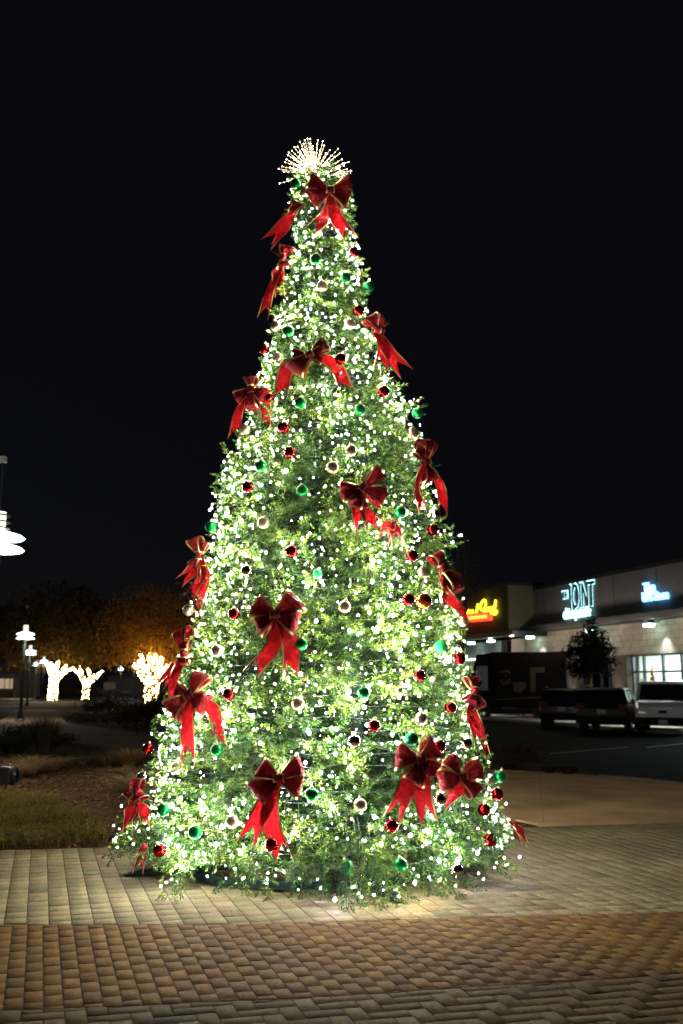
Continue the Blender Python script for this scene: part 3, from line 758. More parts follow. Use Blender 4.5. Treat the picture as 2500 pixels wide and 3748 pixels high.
tR = fac(2500, 2400)[0]-9
tA = fac(2312, 2450)[0]; tB = fac(2256, 2450)[0]; tC = fac(2198, 2450)[0]; tD = fac(2130,2450)[0]; tE = fac(2088,2450)[0]
MB().box(tR, t_L, -.6, 0, zf1-.05, zp, FT).build('wall', stucco, bld)
MB().box(tR, t_L+.02, -.65, .06, zp, zp+.18, FT).build('coping', darkmet, bld)
MB().box(tR, t_L, -.3, .9, zf0+.02, zf1-.02, FT).build('canopy', darkmet, bld)
MB().box(tR, fac(1887,2400)[0], -.4, .02, zs0, zf0+.01, FT).build('stone_band', stone, bld)
# columns
for a_, b_ in ((tA, tB), (tD, tE)):
    MB().box(a_, b_, -.3, .25, .0, zs0-.01, FT).build('column', brick, bld)
MB().box(tC, tD-.01, -.3, .0, 0, zs0-.01, FT).build('brick_panel', brick, bld) if False else None
for k in range(1,7):
    tj = t_L - k*(t_L-tR)/7; MB().box(tj-.02, tj+.02, -.02, .006, zf1+.05, zp-.01, FT).build('control_joint', darkmet, bld)
MB().tube([FT(t_L-.25,.08,.1), FT(t_L-.25,.08,zf0)],.05,8).build('downpipe', darkmet, bld)
for k, tt_ in enumerate((t_L-3.0, t_L-9.5)): MB().box(tt_-.9, tt_+.9, -4.2, -2.4, zp-.3, zp+.75, FT).build('roof_unit', mat('unit_grey', (.08,.08,.085), .7), bld, bevel=.05)
# left block
off = 1.6
tl0 = fac(1862, 2300, off)[0]; zl = fac(1862, 2141, off)[1]; zlb = fac(1862, 2330, off)[1]; 
MB().box(tl0, tl0+40, -.6, off, zlb, zl, FT).build('wall', stucco2, bld)
MB().box(tl0-.05, tl0+40, -.65, off+.06, zl, zl+.18, FT).build('coping', darkmet, bld)
zw0 = fac(1860,2402,0.2)[1]
MB().box(t_L-.02, tl0+1.2, -.4, .3, zw0, zlb-.02, FT).build('pilaster', mat('white_panel', (.5,.46,.38), .8, noise_amt=.1), bld)
MB().box(fac(1835,2350,0)[0], tl0+40, -.4, .0, zw0, zlb-.02, FT).build('dark_panel', mat('dark_panel', (.14,.12,.12), .7, noise_amt=.2), bld)
MB().box(tl0-1.5, tl0+40, 0, 2.1, zlb, zlb+.25, FT).build('canopy', darkmet, bld)
MB().box(fac(1838,2400)[0], tl0+16, .02, .35, zw0-.12, zw0-.02, FT).build('soffit_light', mat('soffit_lamp', (.8,.9,.9), .5, emis=(.75,1,.92), estr=2.6), bld)
MB().box(t_L-.5, tl0+40, -.5, -.1, 0, zw0-.14, FT).build('wall', brick, bld)
# back wall and lit interior on the right shop
MB().box(tR, tE, -6.2, -6, 0, zs0+.5, FT).build('interior_wall', mat('interior', (.75,.8,.74), .8), bld)
MB().box(tA-.1, tB+.1, -6, -.35, 0, zs0+.3, FT).build('interior_partition', mat('interior', (.75,.8,.74)), bld)
MB().box(tR, tE, -6, -.4, zs0+.3, zs0+.35, FT).build('ceiling', mat('interior_ceiling', (.7,.7,.66), .8), bld)
cl = mat('ceiling_lamp', (.9,.9,.9), .5, emis=(.85,1,.92), estr=48)
for k in range(4):
    a = fac(2340,2400)[0] - 1.2 - k*2.2
    MB().box(a-.6, a+.3, -4.6, -1.4, zs0+.24, zs0+.29, FT).build('ceiling_light', cl, bld)
MB().box(tR, fac(2352,2450)[0]-.3, -3.2, -2.9, 0, 1.0, FT).build('counter', mat('counter', (.18,.12,.08), .5), bld)
MB().box(fac(2440,2450)[0]-.3, fac(2440,2450)[0]+.3, -2.9, -2.8, 1.0, 1.5, FT).build('monitor', darkmet, bld)
frame_m = mat('alu_frame', (.10,.11,.12), .35, .8); gl = glass_mat('shop_glass')
zt_ = zs0-.02; ztr = fac(2400,2458)[1]
edges = [tA-.0, fac(2353,2450)[0], fac(2422,2450)[0], fac(2492,2450)[0], fac(2492,2450)[0]-1.6, fac(2492,2450)[0]-3.2, tR+.1]
def window(t0, t1, z0, z1, o=-.1, trans=None, glm=None):
    lo, hi = min(t0,t1), max(t0,t1)
    f = MB(); w_ = .06
    f.box(lo, lo+w_, o-.05, o+.05, z0, z1, FT); f.box(hi-w_, hi, o-.05, o+.05, z0, z1, FT)
    f.box(lo+w_, hi-w_, o-.05, o+.05, z1-w_, z1, FT); f.box(lo+w_, hi-w_, o-.05, o+.05, z0, z0+.12, FT)
    if trans: f.box(lo+w_, hi-w_, o-.05, o+.05, trans-.04, trans+.04, FT)
    fo_ = f.build('window', frame_m, bld)
    MB().box(lo+w_, hi-w_, o-.01, o+.01, z0+.12, z1-w_, FT).build('pane', glm or gl, fo_)
for a_, b_ in zip(edges[:-1], edges[1:]): window(a_-.01, b_+.01, 0.02, zt_, trans=ztr)
dg = glass_mat('dark_glass', (.10,.12,.12), .25)
window(tB+.01, (tB+tC)/2, .02, zt_, trans=ztr, glm=dg); window((tB+tC)/2, tC, .02, zt_, trans=ztr, glm=dg)
window(tC+.02, tD-.02, .02, zt_, trans=ztr, glm=dg)
window(tE+.02, tE+2.4, .02, zt_, trans=ztr, glm=dg); window(tE+2.44, t_L, .02, zt_, trans=ztr, glm=dg)
MB().box(tE+.1, t_L+6, -3, -2.9, 0, zs0, FT).build('interior_wall', mat('dim_interior', (.05,.05,.05), .8), bld)
# wall downlights; the one behind the small tree is added to wash the stone
def spot(loc, d, color, watts, ang, blend=.5, size=.06, parent=None):
    l = bpy.data.lights.new('lamp', 'SPOT'); l.energy = watts; l.color = color; l.spot_size = ang; l.spot_blend = blend; l.shadow_soft_size = size
    o = bpy.data.objects.new('lamp_bulb', l); COL.objects.link(o); o.location = loc; o.rotation_euler = Vector(d).to_track_quat('-Z','Y').to_euler()
    if parent:
        o.parent = parent; o.location = Vector(loc) - parent.location
    return o
dlm = mat('downlight_lens', (.8,.9,.9), .4, emis=(.55,1,.85), estr=14)
for px, py, off_ in ((1725,2352,.55),(1797,2344,.55),(1940,2330,.55),(2375,2285,.55),(2160,2308,.55),(2700,2238,.55)):
    t_, z_ = fac(px, py, off_); 
    h = MB(); h.box(t_-.03, t_+.03, 0.02, off_-.1, z_+.10, z_+.16, FT); h.box(t_-.16, t_+.16, off_-.16, off_+.16, z_+.02, z_+.2, FT)
    hh_ = h.build('wall_light', darkmet, bld)
    MB().box(t_-.22, t_+.22, off_-.15, off_+.15, z_-.10, z_+.02, FT).build('lens', dlm, hh_)
    spot(FT(t_-.5 if px > 1850 else t_-.45, .42, z_-.12), (0,0,-1), (.84,.90,1), 420, D2R(85), .95, parent=bld)
for k in range(9):  # added fill points: warm wash over the facade, no real fixtures here
    l = bpy.data.lights.new('lamp', 'POINT'); l.energy = 48; l.color = (1,.90,.74); l.shadow_soft_size = .12
    o = bpy.data.objects.new('facade_fill', l); COL.objects.link(o); o.parent = bld; o.location = FT(tR + 3 + k*(t_L-tR-3)/8.0, 1.6, zf0-.25) - bld.location
spot(FT((tA+tB)/2, .55, .9), (-N2.x*.25, -N2.y*.25, 1), (.9,1,.80), 90, D2R(58), .6, parent=bld)
spot(FT((tD+tE)/2, .55, .9), (-N2.x*.25, -N2.y*.25, 1), (.9,1,.80), 80, D2R(58), .6, parent=bld)
for a_ in ((tA+tB)/2, (tD+tE)/2):
    MB().box(a_-.10, a_+.10, .26, .42, .75, .95, FT).build('sconce', darkmet, bld, bevel=.02)
# a small warm lit tree in the window
wt = empty('window_tree', FT(fac(2336,2470)[0], -.75, 0), 'narrow indoor tree with orange lights behind the dark storefront pane', 'christmas tree')
mb = MB(); mb.lathe([(.42,.35),(.30,1.1),(.14,2.0),(.01,2.75)], 14); mb.build('crown', mat('dark_green', (.02,.05,.02), .8), wt, world=False)
MB().lathe([(.06,0),(.06,.4)],8).build('trunk', mat('bark', (.16,.10,.05), .9, noise_amt=.4, nscale=10, bump=.6, bscale=30), wt, world=False)
mb = MB()
for i in range(120):
    h_ = random.random(); a = random.uniform(0,6.28); r_ = .42*(1-h_*.95)+.03; c = Vector((r_*math.cos(a), r_*math.sin(a), .4+h_*2.3))
    b = len(mb.v); mb.v += [c+Vector(v)*.024 for v in octa.tolist()]
    for f in of.tolist(): mb.f.append(tuple(b+i_ for i_ in f)); mb.m.append(0)
tag(mb.build('bulbs', mat('orange_bulb', (1,.6,.3), emis=(1,.42,.12), estr=7), wt, world=False), kind='stuff')
tag(poly_sheet('pavement', [FT(tR-10, .3, 0), FT(tR-10, 3.6, 0), FT(tl0+40, 3.6, 0), FT(tl0+40, .3, 0)], .12, concrete, .12), kind='structure')

# ------------------------------------------------------------------ signs
def text_mesh(s, size, extrude=.02, offset=0, shear=0, align='CENTER', bold=0, space=1.0):
    c = bpy.data.curves.new('t', 'FONT'); c.body = s; c.size = size; c.extrude = extrude; c.offset = offset; c.shear = shear
    c.align_x = align; c.space_character = space; c.resolution_u = 3
    o = bpy.data.objects.new('t', c); COL.objects.link(o)
    bpy.context.view_layer.update(); dg_ = bpy.context.evaluated_depsgraph_get()
    me = bpy.data.meshes.new_from_object(o.evaluated_get(dg_)); bpy.data.objects.remove(o); bpy.data.curves.remove(c); return me
# local text frame on facade: x -> -A2 (screen right), y -> up, z -> N2
TXM = Matrix(((-A2.x, 0, N2.x), (-A2.y, 0, N2.y), (0, 1, 0)))
def put_text(root, name, s, size, px, py, off_, m, sxx=1.0, **k):
    me = text_mesh(s, size, **k); t_, z_ = fac(px, py, off_); q = FT(t_, off_, z_) - root.location
    me.materials.clear(); me.materials.append(m)
    me.transform(Matrix.Diagonal((sxx,1,1,1))); me.transform(TXM.to_4x4()); me.transform(Matrix.Translation(q))
    o = bpy.data.objects.new(name, me); COL.objects.link(o); o.parent = root; return o
SC = 47/3644.0
whiteb = mat('sign_blue_white', (.9,.95,1), .5, emis=(.16,.55,1), estr=3.4)
s1 = empty('store_sign', FT(fac(2420,2190)[0], .1, fac(2420,2190)[1]), 'glowing white and blue two-line shop sign at the right end of the facade', 'sign')
mS1 = []
put_text(s1, 'lettering', 'The', .60, 2376, 2165, .12, whiteb, .95, extrude=.05, offset=.012)
put_text(s1, 'lettering', 'UPS Store', .60, 2398, 2197, .12, whiteb, .80, extrude=.05, offset=.012)
s2 = empty('store_sign', FT(fac(2115,2190)[0], .1, fac(2115,2190)[1]), 'halo-lit shop sign of dark letters on a white glow above the small dark tree', 'sign')
halo = mat('sign_halo', (.9,.98,1), .5, emis=(.42,.92,1), estr=4.2); black = mat('sign_black', (.006,.006,.007), .5)
for (txt, sz, px, py, xx) in (('THE', .55, 2068, 2190, .62), ('JOINT', 1.85, 2131, 2222, .50), ('chiropractic', .72, 2112, 2258, .80)):
    put_text(s2, 'halo', txt, sz, px, py, .05, halo, xx, extrude=.015, offset=.035)
    put_text(s2, 'lettering', txt, sz, px-1, py+1, .14, black if txt != 'chiropractic' else halo, xx, extrude=.03, offset=0.0)
s3 = empty('store_sign', FT(fac(1760,2240,off)[0], off+.1, fac(1760,2240,off)[1]), 'yellow script shop sign over a glowing red bar, half hidden by the tree', 'sign')
yel = mat('sign_yellow', (1,.95,.1), .5, emis=(.95,.85,.04), estr=2.2); redm = mat('sign_red', (1,.2,.05), .5, emis=(1,.07,.02), estr=1.7); orgm = mat('sign_orange', (1,.6,.1), .5, emis=(1,.42,.05), estr=2.2)
def stroke(pts, r=.072):   # crop coords of a 1568x1394 view of px 1680..1860
    mb = MB(); q = []
    for x, y in pts:
        px, py = 1680+x*.1148, 2160+y*.1148; t_, z_ = fac(px, py, off+.15); q.append(FT(t_, off+.15, z_))
    sm = []
    for i in range(len(q)-1):
        p0, p1, p2, p3 = q[max(i-1,0)], q[i], q[i+1], q[min(i+2,len(q)-1)]
        for k in range(4):
            t = k/4; sm.append(.5*((2*p1)+(-p0+p2)*t+(2*p0-5*p1+4*p2-p3)*t*t+(-p0+3*p1-3*p2+p3)*t**3))
    sm.append(q[-1]); mb.tube(sm, r, 8); return mb.build('lettering', yel, s3, smooth=True)
stroke([(60,830),(200,800),(270,700),(330,640),(300,740),(320,860),(420,760),(440,640),(430,760),(450,850),(540,740),(600,440),(570,640),(560,800),(600,820)])
stroke([(640,830),(760,800),(830,600),(850,380),(790,320),(700,450),(690,600),(740,640),(820,560)])
stroke([(860,620),(870,790),(930,700),(940,540),(950,740),(1020,640),(1040,520),(1040,740),(1110,640),(1170,320),(1140,560),(1110,760),(1180,740),(1200,640)])
tb0, zb0 = fac(1693,2281,off); tb1, zb1 = fac(1806,2271,off)
MB().hexa([FT(tb0,off+.05,zb0),FT(tb1,off+.05,zb1),FT(tb1,off+.25,zb1),FT(tb0,off+.25,zb0),FT(tb0,off+.05,zb0+.5),FT(tb1,off+.05,zb1+.5),FT(tb1,off+.25,zb1+.5),FT(tb0,off+.25,zb0+.5)]).build('bar', redm, s3)
MB().hexa([FT(tb0,off+.26,zb0+.15),FT(tb1+.3,off+.26,zb1+.15),FT(tb1+.3,off+.28,zb1+.15),FT(tb0,off+.28,zb0+.15),FT(tb0,off+.26,zb0+.35),FT(tb1+.3,off+.26,zb1+.35),FT(tb1+.3,off+.28,zb1+.35),FT(tb0,off+.28,zb0+.35)]).build('bar_lettering', orgm, s3)

# ------------------------------------------------------------------ vehicles
tyre = mat('tyre', (.015,.015,.015), .8); rim = mat('rim', (.45,.46,.48), .3, .9); carglass = mat('car_glass', (.008,.010,.012), .05, spec=.8)
plate = mat('plate', (.6,.6,.55), .5); chrome = mat('chrome', (.6,.6,.62), .15, 1); blk = mat('black_trim', (.006,.006,.006), .6, spec=.2)
def wheels(root, W, ys, R=.37, tw=.25):
    for y in ys:
        for s_ in (-1, 1):
            x = s_*(W/2-tw/2-.01); mb = MB(); 
            prof = [(R*.62,-tw/2),(R*.93,-tw/2),(R,-tw/2+.04),(R,tw/2-.04),(R*.93,tw/2),(R*.62,tw/2),(R*.62,-tw/2)]
            mb.lathe(prof, 28); mb.v = [Vector((x+v.z, y+v.x, R+v.y)) for v in mb.v]
            wo = mb.build('wheel', tyre, root, world=False, smooth=False)
            mb = MB(); 
            for k in range(10):
                a = 2*math.pi*k/10; c, sn = math.cos(a), math.sin(a); ww = .028
                for (r0_, r1_) in ((.04, R*.60),):
                    pts_ = []
                    for xx in (s_*(tw/2-.05), s_*(tw/2-.015)):
                        for rr, w1 in ((r0_,-ww),(r1_,-ww*1.4),(r1_,ww*1.4),(r0_,ww)): pts_.append((x+xx, y+rr*c-w1*sn, R+rr*sn+w1*c))
                    mb.hexa(pts_)
            mb2 = MB().lathe([(R*.58,tw/2-.05),(R*.64,tw/2-.0),(R*.62,tw/2-.05)],28); mb2.v = [Vector((x+s_*v.z, y+v.x, R+v.y)) for v in mb2.v]
            b = len(mb.v); mb.v += mb2.v; mb.f += [tuple(i+b for i in f) for f in mb2.f]; mb.m += mb2.m
            mb3 = MB().lathe([(.07,tw/2-.05),(.07,tw/2-.01),(.001,tw/2-.005)],12); mb3.v = [Vector((x+s_*v.z, y+v.x, R+v.y)) for v in mb3.v]
            b = len(mb.v); mb.v += mb3.v; mb.f += [tuple(i+b for i in f) for f in mb3.f]; mb.m += mb3.m
            mb.build('rim', rim, wo, world=False)
def loft(sections, name, m, root, bevel=.05, closed=True):
    # sections: list of (y, [(x,z)...]) half-outline mirrored
    mb = MB(); ring = None; k = len(sections[0][1])*2
    for y, pr in sections:
        full = [(x, z) for x, z in pr] + [(-x, z) for x, z in reversed(pr)]
        for x, z in full: mb.v.append(Vector((x, y if not isinstance(y, tuple) else y[0], z)))
    for i in range(len(sections)-1):
        for j in range(k):
            mb.f.append((i*k+j, i*k+(j+1)%k, (i+1)*k+(j+1)%k, (i+1)*k+j)); mb.m.append(0)
    mb.f.append(tuple(range(k))); mb.m.append(0); mb.f.append(tuple((len(sections)-1)*k+j for j in reversed(range(k)))); mb.m.append(0)
    return mb.build(name, m, root, world=False, bevel=bevel, smooth=False)
def suv(loc, rz, label, paint, W=2.0, L=5.1, H=1.9, belt=1.15, boxy=True, rails=True, two=None):
    root = empty('parked_suv', loc, label, 'car', 'cars parked in the lot', rz)
    hw = W/2; bz = .34
    def sec(y, zt, z0=bz, k=1.0): return (y, [(hw*.90*k, z0), (hw*k, z0+.14), (hw*k, zt-.22), (hw*.965*k, zt-.04), (hw*.90*k, zt)])
    body = loft([sec(-L/2, belt-.22, .46, .93), sec(-L/2+.07, belt-.02, .40, .985), sec(-L/2+.5, belt), sec(.5, belt), sec(L/2-1.25, belt-.03), sec(L/2-.35, belt-.12, .34, .98), sec(L/2, belt-.30, .42, .90)], 'body', paint, root)
    rk = .10 if boxy else .40
    def gs(y, z, k0, k1, zt): return (y, [(hw*k0, z), (hw*k1, zt-.08), (hw*(k1-.07), zt)])
    yb, yf = -L/2+.10, L/2-1.45
    loft([gs(yb, belt-.03, .93, .92, belt+.05), gs(yb+rk*.9, belt-.03, .95, .83, H-.10), gs(yb+rk+.5, belt-.03, .95, .82, H-.05), gs(yf-.95, belt-.03, .95, .82, H-.05), gs(yf-.75, belt-.03, .95, .81, H-.10), gs(yf, belt-.03, .93, .90, belt+.02)], 'windows', carglass, root, bevel=.02)
    loft([(yb+rk*.4, [(hw*.80,H-.09),(hw*.76,H-.045),(hw*.5,H-.04)]), (yb+rk+.4, [(hw*.83,H-.10),(hw*.78,H-.02),(hw*.5,H)]), (yf-1.2, [(hw*.83,H-.10),(hw*.78,H-.02),(hw*.5,H)]), (yf-.80, [(hw*.80,H-.12),(hw*.76,H-.06),(hw*.5,H-.05)])], 'roof', paint, root, bevel=.015)
    # pillars
    for s_ in (-1, 1):
        for y0, y1 in ((yb-.005, yb+rk*.85),):
            mb = MB(); mb.hexa([(s_*hw*.84,y0,belt-.02),(s_*hw*.965,y0,belt-.02),(s_*hw*.965,y0+.16,belt-.02),(s_*hw*.84,y0+.14,belt-.02),
                                (s_*hw*.74,y1-.02,H-.09),(s_*hw*.845,y1-.02,H-.09),(s_*hw*.845,y1+.14,H-.09),(s_*hw*.74,y1+.14,H-.09)])
            mb.build('pillar', paint, root, world=False, bevel=.01)
        for yy in (yb+1.15, yb+2.15):
            MB().hexa([(s_*hw*.93,yy,belt-.02),(s_*hw*.962,yy,belt-.02),(s_*hw*.962,yy+.10,belt-.02),(s_*hw*.93,yy+.10,belt-.02),(s_*hw*.80,yy,H-.10),(s_*hw*.838,yy,H-.10),(s_*hw*.838,yy+.10,H-.10),(s_*hw*.80,yy+.10,H-.10)]).build('pillar', paint, root, world=False)
        tlz = (.80, 1.25) if boxy else (.92, 1.12)
        tw_ = .14 if boxy else .34
        mb = MB(); a, b = sorted((s_*(hw*.985), s_*(hw*.985-tw_))); mb.box(a, b, -L/2-.015, -L/2+.18, tlz[0], tlz[1])
        mb.build('taillight', mat('taillight', (.30,.008,.010), .12, coat=1), root, world=False, bevel=.02)
        mb = MB(); a, b = sorted((s_*(hw*.95), s_*(hw*.60))); mb.box(a, b, L/2-.22, L/2-.03, .66, .82); mb.build('headlight', mat('headlight', (.5,.5,.5), .1, coat=1), root, world=False, bevel=.02)
        MB().box(*sorted((s_*hw*.98, s_*hw*1.14)), yf-.55, yf-.35, belt-.02, belt+.17).build('mirror', paint, root, world=False, bevel=.03)
        for yy in (-.55, .45): MB().box(*sorted((s_*hw*1.0, s_*(hw*1.0+.025))), yy, yy+.2, belt-.22, belt-.18).build('handle', chrome, root, world=False)
        if rails: MB().tube([(s_*hw*.72,yb+.35,H+.0),(s_*hw*.72,yb+.5,H+.055),(s_*hw*.72,yf-1.5,H+.055),(s_*hw*.72,yf-1.3,H)], .018, 6).build('roof_rail', blk if not boxy else chrome, root, world=False)
    MB().box(-hw*.97, hw*.97, -L/2-.10, -L/2+.2, .40, .66).build('bumper', two or blk, root, world=False, bevel=.04)
    MB().box(-hw*.95, hw*.95, L/2-.2, L/2+.08, .38, .62).build('bumper', two or blk, root, world=False, bevel=.04)
    pz = .50 if boxy else .82; py_ = -L/2-.112 if boxy else -L/2-.01
    MB().box(-.155, .155, py_-.012, py_, pz-.08, pz+.08).build('licence_plate', plate, root, world=False)
    MB().tube([(-.12,-L/2+.02,belt+.06),(.35,-L/2+.03,belt+.14)], .010, 5).build('wiper', blk, root, world=False)
    MB().box(-.14, .14, -L/2-.004, -L/2+.02, .80 if boxy else .95, .92 if boxy else .985).build('tailgate_handle', blk, root, world=False)
    if boxy: MB().box(-hw*.90, -hw*.62, -L/2-.0, -L/2+.02, .80, .84).build('badge', chrome, root, world=False)
    wheels(root, W, (-L/2+1.02, L/2-.98))
    return root
black_p = mat('black_paint', (.010,.010,.014), .15, coat=.6); red_p = mat('maroon_paint', (.018,.006,.010), .15, coat=.6)
white_p = mat('pale_paint', (.78,.78,.80), .35, coat=.3)
cw = gnd(2430, 2694); hd = -(math.atan2(cw.x, cw.y)+D2R(3))
suv(cw + Vector((math.sin(-hd)*2.6, math.cos(-hd)*2.6, 0)), hd, 'pale grey boxy SUV parked at far right with a dark rear window', white_p, W=2.0, L=5.1, H=1.97, belt=1.22)
c2 = gnd(2204, 2688); hd = -(math.atan2(c2.x, c2.y)+D2R(9))
suv(c2 + Vector((math.sin(-hd)*2.4, math.cos(-hd)*2.4, 0)), hd, 'black SUV parked beside the pale grey one, showing its right side', black_p, W=1.95, L=4.8, H=1.74, belt=1.12, boxy=False)
c3 = gnd(2058, 2668); hd = -(math.atan2(c3.x, c3.y)+D2R(5))
suv(c3 + Vector((math.sin(-hd)*2.4, math.cos(-hd)*2.4, 0)), hd, 'dark SUV in front of the brown delivery truck, below the small tree', red_p, W=1.95, L=4.7, H=1.68, belt=1.10, boxy=False)
# delivery truck: side towards us
tr_m = mat('brown_paint', (.0045,.0028,.0022), .6, spec=.15); goldl = mat('truck_gold', (.065,.042,.018), .7)  # both paints darkened to stand in for the dim light on the truck
pl_, pr_ = at_y(1712, 2632, 55), at_y(2095, 2620, 52.5)
dx = (pr_-pl_); dx.z = 0; Lt = dx.length; ex_ = dx.normalized(); eyy = Vector((-ex_.y, ex_.x, 0))
truck = empty('delivery_truck', Vector((pl_.x, pl_.y, 0)), 'dark brown delivery truck with a dim gold shield parked across the lot', 'truck')
TT = lambda x, y, z: Vector((pl_.x, pl_.y, 0)) + ex_*x + eyy*y + Vector((0,0,z))
ztop = 1.65 + (2533-2404)/3644*55
MB().box(1.3, Lt, 0, 2.3, .65, ztop, TT).build('cargo_box', tr_m, truck, bevel=.06)
mb = MB(); mb.hexa([TT(0,.05,.5),TT(1.3,.05,.5),TT(1.3,2.25,.5),TT(0,2.25,.5),TT(0,.05,1.5),TT(1.3,.05,1.5),TT(1.3,2.25,1.5),TT(0,2.25,1.5)])
mb.hexa([TT(0.02,.05,1.5),TT(1.3,.05,1.5),TT(1.3,2.25,1.5),TT(0.02,2.25,1.5),TT(.5,.1,ztop-.12),TT(1.3,.1,ztop-.05),TT(1.3,2.2,ztop-.05),TT(.5,2.2,ztop-.12)]); mb.build('cab', tr_m, truck, bevel=.04)
MB().hexa([TT(.40,.02,1.55),TT(1.15,.02,1.55),TT(1.15,.04,1.55),TT(.40,.04,1.55),TT(.55,.02,ztop-.75),TT(1.15,.02,ztop-.75),TT(1.15,.06,ztop-.75),TT(.55,.06,ztop-.75)]).build('side_window', mat('truck_glass', (.25,.30,.36), .05, coat=1), truck)
MB().box(.2, Lt, .04, .3, .35, .62, TT).build('skirt', blk, truck)
for x in (.85, Lt-1.7):
    mb = MB().lathe([(.18,-.13),(.40,-.13),(.42,0),(.40,.13),(.18,.13)],24); mb.v = [TT(x+v.x, .1+v.z+.05, .42+v.y) for v in mb.v]; mb.build('wheel', tyre, truck)
def tpx(px, py):
    r = ray(px, py); q = TT(0,-.03,0); t = (q-CAM).dot(eyy)/r.dot(eyy); return CAM+r*t
sh = [(1828,2458),(1848,2450),(1866,2454),(1871,2470),(1870,2492),(1862,2503),(1848,2508),(1836,2502),(1829,2490)]
mb = MB(); c = Vector((0,0,0)); q = [tpx(*s_) for s_ in sh]; mb.quad(q); mb.quad([p - eyy*.01 for p in reversed(q)])
mb.build('shield_logo', goldl, truck)
me = text_mesh('ups', .75, extrude=.004, offset=.02)
XM = Matrix(((ex_.x, 0, -eyy.x), (ex_.y, 0, -eyy.y), (0,1,0))).to_4x4(); me.transform(XM)
me.transform(Matrix.Translation(tpx(1850,2486) - eyy*.03 - truck.location)); me.materials.clear(); me.materials.append(tr_m)
o = bpy.data.objects.new('logo_lettering', me); COL.objects.link(o); o.parent = truck
q = [tpx(1812,2559),tpx(1992,2549),tpx(1992,2554),tpx(1812,2563)]; MB().quad(q).build('stripe', goldl, truck)
q = [tpx(1877,2498),tpx(1910,2496),tpx(1926,2500),tpx(1926,2516),tpx(1905,2536),tpx(1880,2530)]; MB().quad(q).build('reflection_patch', goldl, truck)  # this patch and the next draw reflections on the truck side in gold
q = [tpx(1940,2443),tpx(1994,2441),tpx(1994,2461),tpx(1960,2463),tpx(1960,2530),tpx(1942,2534)]; MB().quad(q).build('reflection_patch', goldl, truck)

# ------------------------------------------------------------------ street lamps
pole_m = mat('lamp_pole', (.015,.018,.018), .5); shade_m = mat('lamp_shade', (.8,.95,.9), .4, emis=(.80,1,.95), estr=4)
louv_m = mat('lamp_louvre', (.9,.9,.7), .5, emis=(1,.97,.72), estr=1.6)
def street_lamp(loc, label, H=4.2):
    r = empty('street_lamp', loc, label, 'street lamp', 'street lamps of the plaza')
    MB().lathe([(.24,0),(.24,.06),(.15,.12),(.10,.45),(.085,.46)],20).build('base', pole_m, r, world=False)
    MB().lathe([(.08,.4),(.06,H-.25),(.0501,H-.1)],14).build('pole', pole_m, r, world=False, smooth=True)
    for z in (H, H+.19): MB().lathe([(.0,z-.03),(.38,z-.03),(.42,z),(.36,z+.045),(.10,z+.12),(.0,z+.13)],32).build('shade', shade_m, r, world=False, smooth=True)
    MB().lathe([(.11,H+.30),(.11,H+.60)],20).build('louvre_core', louv_m, r, world=False)
    for z in (.34,.44,.54): MB().lathe([(.12,H+z),(.18,H+z-.01),(.18,H+z+.012),(.12,H+z+.02)],24).build('louvre_ring', pole_m, r, world=False)
    MB().lathe([(.02,H+.6),(.016,H+1.42)],8).build('mast', pole_m, r, world=False)
    MB().box(-.05,.05,-.05,.05,H+1.40,H+1.50).build('finial', mat('finial', (.5,.5,.5), .4), r, world=False)
    l = bpy.data.lights.new('lamp', 'POINT'); l.energy = 450; l.color = (1,.92,.80); l.shadow_soft_size = .3
    o = bpy.data.objects.new('lamp_bulb', l); COL.objects.link(o); o.parent = r; o.location = (0,0,H-.2)
    return r
nl = at_y(-12, 2012, 15.5)
lamp0 = street_lamp(Vector((nl.x, nl.y, 0)), 'nearest street lamp, two glowing discs cut by the left edge', nl.z)
def place_lamp(head_px, head_py, Yd, label):
    p = at_y(head_px, head_py, Yd); c = copy_tree(lamp0, None, Vector((p.x, p.y, p.z - nl.z))); c.location.z = min(0, p.z-nl.z) if abs(p.z-nl.z) < .6 else 0
    c['label'] = label; return c
place_lamp(93, 2334, 46, 'tallest lamp at left standing on the path with its base in view')
place_lamp(111, 2389, 70, 'second lamp along the path just behind the tallest one')
place_lamp(161, 2427, 98, 'lamp touching the branches of the nearest light-wrapped tree trunk')
place_lamp(443, 2443, 140, 'far lamp between the wrapped tree pair and the wide wrapped tree')
place_lamp(493, 2432, 120, 'far lamp overlapping the left limbs of the wide wrapped tree')
place_lamp(8, 2448, 150, 'far lamp at the left edge above the lit shopfront')
place_lamp(133, 2432, 112, 'lamp half hidden between the path lamps and the wrapped trunk')

